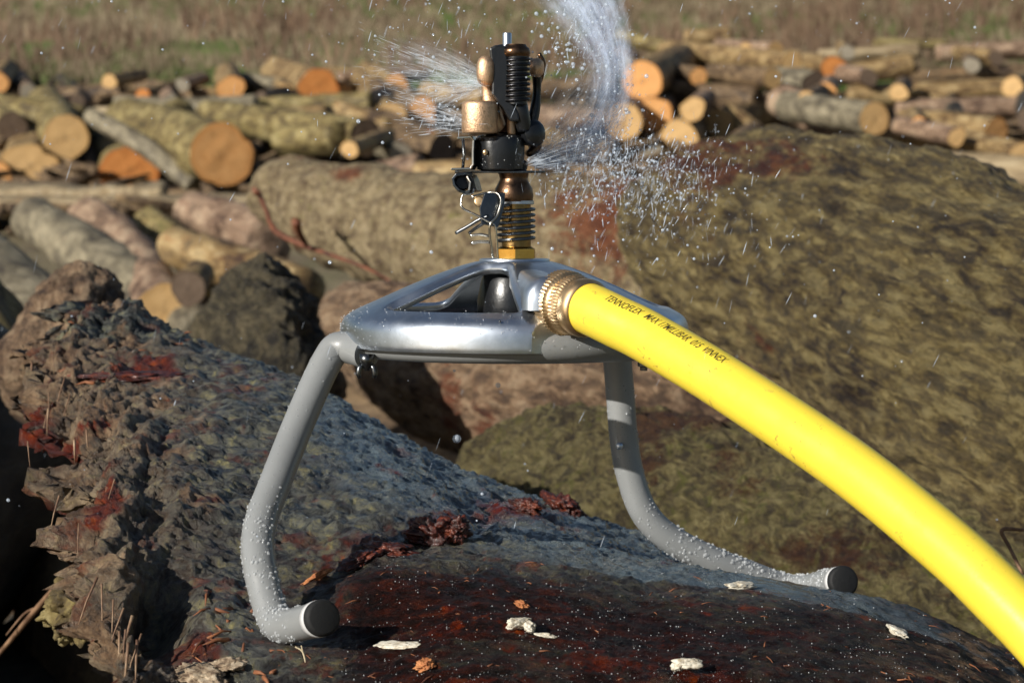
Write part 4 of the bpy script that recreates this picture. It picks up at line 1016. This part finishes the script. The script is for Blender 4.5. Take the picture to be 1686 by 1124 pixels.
# lettering printed along the hose
cum = [0]
for i in range(1, len(hpath)): cum.append(cum[-1] + (hpath[i] - hpath[i - 1]).length)
def hose_at(s):
    i = max(0, min(len(cum) - 2, int(np.searchsorted(cum, s)) - 1)); t = (s - cum[i]) / (cum[i + 1] - cum[i])
    p = hpath[i].lerp(hpath[i + 1], t); d = (hpath[min(i + 2, len(hpath) - 1)] - hpath[max(i - 1, 0)]).normalized(); return p, d
def letters(text, s0, length, height, ang0, name='hose_lettering', shear=.2):
    cu = bpy.data.curves.new('t', 'FONT'); cu.body = text; cu.size = 1; cu.resolution_u = 3; cu.shear = shear; cu.offset = .004
    to = bpy.data.objects.new('t', cu); col.objects.link(to); bpy.context.view_layer.update()
    me = bpy.data.meshes.new_from_object(to.evaluated_get(bpy.context.evaluated_depsgraph_get()))
    bpy.data.objects.remove(to)
    bm = bmesh.new(); bm.from_mesh(me); bmesh.ops.triangulate(bm, faces=bm.faces)
    for _ in range(2):
        lg = [e for e in bm.edges if e.calc_length() > .12]
        if lg: bmesh.ops.subdivide_edges(bm, edges=lg, cuts=1); bmesh.ops.triangulate(bm, faces=bm.faces)
    xs = [v.co.x for v in bm.verts]; x0, x1 = min(xs), max(xs)
    for v in bm.verts:
        s = s0 + (v.co.x - x0) / (x1 - x0) * length; h = v.co.y * height
        p, d = hose_at(s); tocam = (CAM - p).normalized(); side = d.cross(tocam).normalized()
        if side.z < 0: side = -side
        f = side.cross(d).normalized()
        if f.dot(tocam) < 0: f = -f
        a = ang0 + h / HR
        v.co = HL(p + (f * math.cos(a) + side * math.sin(a)) * (HR + .00012))
    me2 = bpy.data.meshes.new(name); bm.to_mesh(me2); bm.free()
    ink = NT('black_ink'); ink.pbsdf((.035, .028, .01), .6); me2.materials.append(ink.m)
    o = bpy.data.objects.new(name, me2); col.objects.link(o); o.parent = hose; return o
letters('TENNOFLEX   MAX 17MILLIBAR  015  VINNEX', .0300, .088, .0070, R(34))

# ------------------------------------------------------------ chips, bark fragments, twigs
def chunk(px, py, size, sc, mat, name, label, cat, seed, sink=.3, group=None, face=None):
    p, nn = on_main(px, py) if face is None else face
    if nn.z < 0: nn = -nn
    bm = bmesh.new(); bmesh.ops.create_icosphere(bm, subdivisions=5, radius=1)
    co = np.array([v.co for v in bm.verts]); d = 1 + fbm(co * (1.3 if mat is CHIP else 2.2) + seed, 5, seed, .5 if mat is CHIP else .60) * (.38 if mat is CHIP else .42)
    co = co * d[:, None] * np.array(sc) * size
    for v, c_ in zip(bm.verts, co): v.co = c_
    me = bpy.data.meshes.new(name); bm.to_mesh(me); bm.free(); me.shade_smooth(); me.materials.append(mat)
    o = bpy.data.objects.new(name, me); col.objects.link(o)
    q = nn.to_track_quat('Z', 'Y') @ Quaternion((0, 0, 1), seed * 1.3)
    o.location = p + nn * size * sc[2] * (1 - sink); o.rotation_mode = 'QUATERNION'; o.rotation_quaternion = q
    setp(o, label, cat, group); return o
def simple(name, stops, sc, rough=.7, bumpd=.001, coat=0):
    m = NT(name); v = m.coord(); n = m.noise(v, sc, 8, .7)
    m.pbsdf(m.ramp(n, stops), rough, 0, m.bump(n, .8, bumpd), **{'Coat Weight': coat, 'Coat Roughness': .1}); return m.m
CHIP = simple('white_chip', [(.35, (.35, .28, .18)), (.55, (.70, .66, .55))], 300, .6, .0008)
CRUMB = simple('tan_crumb', [(.38, (.10, .06, .035)), (.5, (.34, .25, .16)), (.66, (.60, .50, .36))], 220, .8, .002)
REDF = simple('wet_red_bark', [(.36, (.012, .004, .003)), (.52, (.07, .014, .008)), (.72, (.30, .07, .025))], 130, .4, .002, .25)
ORG = simple('orange_fragment', [(.35, (.25, .07, .02)), (.65, (.62, .27, .10))], 120)
for i, (x, y, s, sc, lb) in enumerate([
    (857,1026,.0042,(1.5,.8,.7),'left half of a broken white wood chip right of the front foot'),
    (872,1031,.0032,(1,1,.8),'right half of a broken white wood chip right of the front foot'),
    (1222,964,.0052,(1.7,.7,.4),'white wood chip on the crest in front of the right leg'),
    (1478,1036,.0056,(1.9,.8,.35),'cream oval chip at the right below the hose'),
    (1118,1094,.0028,(1,1,.8),'left of two small white chips at the bottom edge'),
    (1134,1095,.0040,(1.7,.8,.7),'right of two small white chips at the bottom edge'),
    (652,1057,.0060,(2,.7,.25),'flat beige sliver right of the front rubber cap'),
    (336,1105,.0085,(1.5,1.1,.28),'large pale crumbled piece at the bottom left'),
    (378,1092,.0060,(1.3,1,.28),'pale crumb beside the large crumbled piece'),
    (900,1040,.0028,(1.7,.7,.4),'tiny white flake right of the broken chip')]):
    chunk(x, y, s, sc, CRUMB if 'crumb' in lb else CHIP, 'wood_chip', lb, 'chip', 200 + i, .25, 'pale wood chips on the wet log')
for i, (x, y, s, sc, lb, mt) in enumerate([
    (925,836,.010,(1.7,1,.8),'reddish brown bark lump on the back edge of the wet log',REDF),
    (712,872,.010,(1.2,1,.9),'dark red wet bark lump in the middle of the wet log',REDF),
    (752,880,.0065,(1.2,1,1.1),'small dark red lump beside the larger wet lump',REDF),
    (640,892,.008,(1.8,1,.5),'glossy red brown bark lump near the left leg',REDF),
    (590,908,.007,(1.6,1,.5),'glossy red bark lump closest to the left leg',REDF),
    (868,843,.007,(1.6,1,.7),'small brown lump beside the one on the back edge',REDF),
    (520,940,.0040,(1.9,.6,.4),'orange red bark sliver right of the left leg',ORG),
    (701,1088,.0042,(1.2,1,.6),'orange wood fragment at the bottom middle',ORG),
    (858,985,.0028,(1.5,1,.6),'small orange fragment above the broken white chip',ORG),
    (215,606,.014,(2.3,.9,.22),'long red stripped patch of bark at the upper left',REDF)]):
    chunk(x, y, s, sc, mt, 'bark_fragment', lb, 'bark', 220 + i, .4, 'loose bark fragments on the wet log')
TW = simple('twig_bark', [(.35, (.10, .05, .025)), (.7, (.34, .20, .11))], 60)
TWR = simple('red_twig', [(.35, (.05, .014, .007)), (.7, (.26, .09, .04))], 30)
def twig(pts, label, mat, branches=()):
    m = MB(); W = [(*P(a, b, d), r * d / FPX) for a, b, d, r in pts]; org = Vector(W[0][:3])
    for br in [pts] + list(branches):
        q = crom([(*P(a, b, d), r * d / FPX) for a, b, d, r in br], 6)
        m.tube([Vector(x[:3]) - org for x in q], [max(x[3], 1e-4) for x in q], 8)
    o = m.build('twig', mat); o.location = org; setp(o, label, 'twig'); return o
twig([(425,316,4.15,5),(438,345,4.05,4),(452,378,3.95,5),(490,400,3.9,5),(540,418,3.85,4),(600,440,3.8,3),(650,466,3.75,2)], 'forked red brown twig lying on the olive tan log', TWR, [[(487,364,3.8,8),(492,382,3.82,6),(505,404,3.86,4)], [(418,318,4.1,8),(424,314,4.1,9)]])
twig([(-30,1110,1.75,3),(10,1062,1.72,4),(62,1000,1.68,5),(100,958,1.62,4.5),(140,925,1.55,3)], 'thin bare twig across the dark gap at the lower left', TW, [[(62,1000,1.68,3),(40,1010,1.7,2),(10,1045,1.7,1)]])
twig([(1740,868,1.45,2.5),(1690,872,1.45,2.5),(1650,872,1.45,3.5),(1662,900,1.45,3),(1684,945,1.44,3)], 'bent twig tip at the right edge above the hose', TW)
twig([(486,1064,1.085,1),(498,1072,1.085,1.5),(503,1090,1.085,1.2),(496,1062,1.085,.8)], 'tiny curled pale fibre below the front foot', simple('pale_fibre', [(.3, (.5, .4, .25)), (.7, (.7, .6, .4))], 80))
# mossy hanging strip by the gap
chunk(0, 0, .035, (.5, .6, 1.3), BARK['olive'], 'bark_fragment', 'olive flap of bark hanging in the gap beside the bare twig', 'bark', 241, 0, None, (P(118,985,1.42), Vector((.3,-1,.2)).normalized()))
# torn fibres along the broken end of the wet log
rg = random.Random(12); mm = MB()
def splinter(p, d, L, r):
    a = Vector((rg.uniform(-1, 1), rg.uniform(-1, 1), rg.uniform(-1, 1))) * .25
    pts = [p, p + d * L * .5 + a * L * .2, p + d * L + a * L * .5 + Vector((0, 0, -L * .2))]
    mm.tube([Vector(q) - MLOG.location for q in pts], [r, r * .7, r * .15], 5)
for k in range(40):
    y = rg.uniform(560, 1124); x = 20 + 130 * max(0, (y - 620) / 500) + rg.uniform(-10, 70)
    if not near_main(x, y): continue
    p, n_ = on_main(x, y)
    if p.x > .05: continue
    d = Vector((-.12 + rg.uniform(-.35, .3), -.35 + rg.uniform(-.2, .3), -.85)).normalized()
    splinter(p - d * .018, d, rg.uniform(.012, .035), rg.uniform(.0003, .0011))
o = mm.build('splinters', simple('torn_fibre', [(.35, (.08, .035, .02)), (.5, (.22, .13, .075)), (.7, (.45, .33, .21))], 50), MLOG); o['kind'] = 'stuff'
mm = MB()
for k in range(70):
    x, y = (rg.uniform(330, 460), rg.uniform(960, 1110)) if rg.random() < .5 else (rg.uniform(60, 330), rg.uniform(500, 640))
    p, n_ = on_main(x, y); d = (Vector((rg.uniform(-1, 1), rg.uniform(-1, 1), rg.uniform(-.4, .3)))).normalized()
    splinter(p, d, rg.uniform(.006, .022), rg.uniform(.0005, .0016))
for k in range(110):
    x, y = rg.uniform(480, 1686), rg.uniform(920, 1120)
    p, n_ = on_main(x, y); d = (Vector((rg.uniform(-1, 1), rg.uniform(-1, 1), rg.uniform(-.1, .25)))).normalized()
    splinter(p, d, rg.uniform(.002, .009), rg.uniform(.0002, .0006))
o = mm.build('splinters', simple('rust_fibre', [(.35, (.07, .02, .01)), (.7, (.34, .13, .05))], 50), MLOG); o['kind'] = 'stuff'

# tiny pale water beads added for the sparkle on the dark wet bark
mm = MB()
for k in range(1500):
    x, y = rg.uniform(560, 1686), rg.uniform(900, 1124) if rg.random() < .7 else rg.uniform(1000, 1124)
    if not near_main(x, y): continue
    p, n_ = on_main(x, y); r = .0001 + .00033 * rg.random() ** 2.5
    mm.sphere(p - MLOG.location + Vector((0, -.0003, .0006)), r, 5, 4)
o = mm.build('water_beads', BEAD, MLOG); o['kind'] = 'stuff'
# ------------------------------------------------------------ water
def spraymat(name, colr, alpha, rough=.25):
    m = NT(name); tr = m.n('ShaderNodeBsdfTransparent'); p = m.n('ShaderNodeBsdfPrincipled')
    p.inputs['Base Color'].default_value = (*colr, 1); p.inputs['Roughness'].default_value = rough; p.inputs['Specular IOR Level'].default_value = .8
    mx = m.n('ShaderNodeMixShader'); mx.inputs[0].default_value = alpha
    m.l(tr.outputs[0], mx.inputs[1]); m.l(p.outputs[0], mx.inputs[2]); m.l(mx.outputs[0], m.out.inputs[0]); return m.m
FOAM = spraymat('spray_foam', (.66, .74, .84), .15, .3)
MIST = spraymat('spray_mist', (.55, .55, .55), .10, .5)
SPARK = spraymat('spray_drop', (.72, .82, .95), .42, .08)
def drops(name, specs, mat, label, cat='water'):
    """specs: list of (pos, dir, length, radius)"""
    m = MB()
    for p, d, L, r in specs:
        d = Vector(d).normalized(); p = Vector(p)
        if L <= r * 2.2: m.sphere(p, r, 6, 4)
        else: m.tube([p - d * L / 2, p - d * L * .2, p + d * L * .2, p + d * L / 2], [r * .15, r, r * .9, r * .1], 5)
    o = m.build(name, mat); return setp(o, label, cat if label else None, None, 'stuff')
rg = random.Random(3)
def P2(x, y, d): return P(x, y, d)
# right hand jet: leaves the nozzle, opens, sweeps up and away
JET = [(878,270,1.31,9),(928,252,1.33,28),(980,228,1.36,32),(1004,172,1.40,30),(1008,112,1.45,31),(992,55,1.50,40),(966,0,1.55,50),(930,-60,1.6,62)]
jp = crom(JET, 20)
def jet_spec(n, lo, hi, lmin, lmax, rmin, rmax, spread, skew=0):
    o = []
    for k in range(n):
        t = rg.uniform(lo, hi) * (len(jp) - 2); i = int(t); a, b = jp[i], jp[i + 1]
        g1 = rg.gauss(0, spread); x, y, d, w_ = a + (b - a) * (t - i)
        dx, dy = b[0] - a[0], b[1] - a[1]; l = math.hypot(dx, dy) + 1e-9; nx_, ny_ = -dy / l, dx / l
        off = w_ * g1
        p = P2(x + nx_ * off, y + ny_ * off, d + rg.gauss(0, .02))
        # filaments fan out from the nozzle
        q = P2(878, 265, 1.31); dd = (p - q).normalized() * .7 + (P2(b[0], b[1], b[2]) - P2(a[0], a[1], a[2])).normalized() * .8
        o.append((p, dd, rg.uniform(lmin, lmax), rg.uniform(rmin, rmax)))
    return o
JS = jet_spec(2600, 0, 1, .003, .012, .00012, .00045, .5) + jet_spec(1500, 0, 1, 0, 0, .00015, .0006, .7)
# fan of thin streaks between nozzle and jet
def fan(n, apex, aim, lmin, lmax, d0, dd, rmin, rmax, power=1.0):
    o = []
    ax_, ay_ = apex
    for k in range(n):
        tx, ty = aim(rg.random()); f = rg.random() ** power
        f *= .72 + .55 * rg.random() ** 2; x = ax_ + (tx - ax_) * f + rg.gauss(0, 2.5); y = ay_ + (ty - ay_) * f + rg.gauss(0, 3 + 5 * f); d = d0 + dd * f + rg.gauss(0, .01)
        p = P2(x, y, d); q = P2(tx, ty, d0 + dd)
        o.append((p, q - P2(ax_, ay_, d0), rg.uniform(lmin, lmax), rg.uniform(rmin, rmax)))
    return o
aimR = lambda u: (1010 - 60 * abs(u - .4) + 20, 40 + 215 * u)
aimL = lambda u: (605 + 70 * u + 30 * math.sin(9 * u), 48 + 150 * u ** .8)
# veils: thin real sheets of water; streaks run along the flow
def veil(A, B, mat, seed, ns=60, k=34, wob=.004, tail=.5, head=.0):
    A = np.array(crom(A, 12)); B = np.array(crom(B, 12)); n = min(len(A), len(B)); V = []; F = []; fs = []; ft = []; fd = []
    for i in range(n):
        for j in range(k + 1):
            t = j / k; q = A[i] * (1 - t) + B[i] * t; V.append(P(*q)); u = i / (n - 1)
            fs.append(u); ft.append(t); fd.append(max(0, math.sin(math.pi * t)) ** .7 * min(1, (1 - u) / tail) ** 1.3 * (min(1, .25 + u / head) if head else 1))
    V = np.array(V); ft = np.array(ft); fs = np.array(fs)
    for i in range(n - 1):
        for j in range(k): F.append((i * (k + 1) + j, i * (k + 1) + j + 1, (i + 1) * (k + 1) + j + 1, (i + 1) * (k + 1) + j))
    V[:, 1] += fbm(np.stack([fs * 3, ft * 9, fs * 0 + seed], 1), 4, seed) * wob * (1 + 3 * fs)
    o = mesh_obj('water_sheet', V, F, mat, attrs=dict(fade=fd, flow=fs, across=ft, layer=np.full(len(V), float(seed))))
    return o
def veilmat(name, colr, a0, a1, fine=34):
    m = NT(name); tr = m.n('ShaderNodeBsdfTransparent'); p = m.n('ShaderNodeBsdfPrincipled')
    p.inputs['Base Color'].default_value = (*colr, 1); p.inputs['Roughness'].default_value = .3
    cb = m.n('ShaderNodeCombineXYZ'); m.l(m.math('MULTIPLY', m.attr('flow'), 6), cb.inputs[0]); m.l(m.math('MULTIPLY', m.attr('across'), fine), cb.inputs[1]); m.l(m.attr('layer'), cb.inputs[2])
    cb2 = m.n('ShaderNodeCombineXYZ'); m.l(m.math('MULTIPLY', m.attr('flow'), 11), cb2.inputs[0]); m.l(m.math('MULTIPLY', m.attr('across'), fine * .18), cb2.inputs[1]); m.l(m.attr('layer'), cb2.inputs[2])
    st_ = m.ramp(m.noise(cb.outputs[0], 1, 6, .7), [(.34, .1), (.68, 1)]); pt_ = m.ramp(m.noise(cb2.outputs[0], 1, 5, .65), [(.32, .1), (.62, 1)])
    a = m.math('ADD', m.math('MULTIPLY', m.math('MULTIPLY', st_, pt_), a1), a0); a = m.math('MULTIPLY', a, m.attr('fade'))
    mx = m.n('ShaderNodeMixShader'); m.l(a, mx.inputs[0]); m.l(tr.outputs[0], mx.inputs[1]); m.l(p.outputs[0], mx.inputs[2]); m.l(mx.outputs[0], m.out.inputs[0]); return m.m
VJ = veilmat('jet_sheet', (.58, .68, .86), .06, .62, 16); VB = veilmat('thin_sheet', (.62, .55, .48), .10, .30, 26); VL = veilmat('fan_sheet', (.70, .74, .78), .02, .50, 46)
def band(pts, w0, dd, sc=1):
    A = []; B = []
    for i, (x, y, d, w_) in enumerate(pts):
        a = pts[max(0, i - 1)]; b = pts[min(len(pts) - 1, i + 1)]; dx, dy = b[0] - a[0], b[1] - a[1]; l = math.hypot(dx, dy)
        A.append((x - dy / l * w_ * sc, y + dx / l * w_ * sc, d + dd)); B.append((x + dy / l * w_ * sc, y - dx / l * w_ * sc, d + dd))
    return A, B
wj = setp(empty('water_jet', P(878, 272, 1.31), 'pale bluish jet of water thrown up to the right of the sprinkler head', 'water'), kind='stuff')
wl = setp(empty('water_fan', P(797, 140, 1.29), 'faint fan of water thrown to the upper left of the sprinkler head', 'water'), kind='stuff')
def att(o, root): o.parent = root; o.matrix_parent_inverse = Matrix.Translation(-root.location); o['kind'] = 'stuff'
JB = [(q[0], q[1], q[2], q[3]) for q in JET]
for sd, dd, sc in ((1, 0, 1.15), (2, .012, .85), (3, -.012, 1.4)):
    A, B = band(JB, 0, dd, sc); att(veil(A, B, VJ, sd, tail=.12), wj)
att(veil([(876,180,1.30),(895,130,1.33),(930,80,1.37),(960,30,1.42)], [(880,276,1.31),(950,262,1.34),(1000,200,1.38),(1020,110,1.44)], VB, 4, tail=.35), wj)
att(veil([(878,230,1.32),(900,190,1.34),(940,120,1.38),(965,60,1.43)], [(880,280,1.30),(940,270,1.33),(1005,225,1.37),(1030,130,1.43)], VB, 5, tail=.35), wj)
for sd, A, B in ((6, [(800,118,1.29),(740,82,1.31),(670,58,1.33),(590,40,1.35)], [(800,150,1.29),(740,150,1.31),(670,142,1.33),(590,125,1.35)]),
                 (7, [(800,128,1.28),(745,108,1.30),(680,92,1.32),(610,80,1.34)], [(799,160,1.29),(740,182,1.30),(680,190,1.32),(620,200,1.34)]),
                 (8, [(800,122,1.30),(760,88,1.31),(710,62,1.32),(650,44,1.33)], [(800,140,1.29),(750,122,1.31),(690,104,1.32),(620,86,1.33)]),
                 (9, [(790,190,1.29),(745,176,1.30),(700,170,1.31),(650,166,1.32)], [(790,222,1.29),(745,222,1.30),(700,216,1.31),(655,206,1.32)])):
    att(veil(A, B, VL, sd, tail=.75), wl)
att(drops('water_streaks', JS, FOAM, None, None), wj)
att(drops('water_streaks', fan(500, (876, 262), aimR, .004, .02, 1.31, .1, .0001, .0003, .8), MIST, None, None), wj)
att(drops('water_streaks', fan(900, (797, 138), aimL, .003, .012, 1.29, .05, .00008, .0002, .9) + fan(260, (800, 205), lambda u: (650 + 30 * u, 150 + 75 * u), .003, .012, 1.29, .03, .0001, .00028, .7), FOAM, None, None), wl)
# loose drops everywhere
sp = []
def cloud(n, cx, cy, sx, sy, r0, r1, d0=1.15, d1=1.8, streak=.15):
    for k in range(n):
        x = rg.gauss(cx, sx); y = rg.gauss(cy, sy); d = rg.uniform(d0, d1); r = (r0 + (r1 - r0) * rg.random() ** 3)
        if rg.random() < streak: sp.append((P2(x, y, d), Vector((rg.uniform(-.2, .7), 0, 1)), rg.uniform(.003, .009), r * .35))
        else: sp.append((P2(x, y, d), (0, 0, 1), 0, r))
cloud(260, 935, 78, 34, 40, .0002, .0013, 1.25, 1.5)
cloud(2200, 1040, 285, 72, 40, .0001, .0010, 1.25, 1.7, .3)
cloud(800, 975, 245, 38, 24, .0001, .0009, 1.28, 1.5, .4)
cloud(420, 1110, 350, 100, 80, .00015, .0009, 1.2, 1.7, .3)
cloud(160, 1010, 160, 25, 90, .0003, .0014, 1.3, 1.5)
cloud(170, 700, 90, 80, 60, .0002, .0009, 1.25, 1.4, .3)
cloud(90, 745, 185, 40, 22, .0003, .0010, 1.27, 1.33)
for k in range(560): 
    d = rg.uniform(1.0, 2.4); x = rg.uniform(0, 1686); y = 900 * rg.random() ** 1.8; r = .0002 + .0008 * rg.random() ** 3
    if rg.random() < .35: sp.append((P2(x, y, d), Vector((rg.uniform(.1, .6), 0, 1)), rg.uniform(.003, .010), r * .3))
    else: sp.append((P2(x, y, d), (0, 0, 1), 0, r))
for x, y, r in [(752,722,.0036),(748,610,.0012),(820,634,.0022),(543,432,.0016),(710,415,.0016),(500,1055,.0003),(590,200,.0018),(630,235,.0014)]:
    sp.append((P2(x, y, 1.32), (0, 0, 1), 0, r * .75))
drops('water_drops', sp, SPARK, 'loose sparkling drops of water flying around the sprinkler')
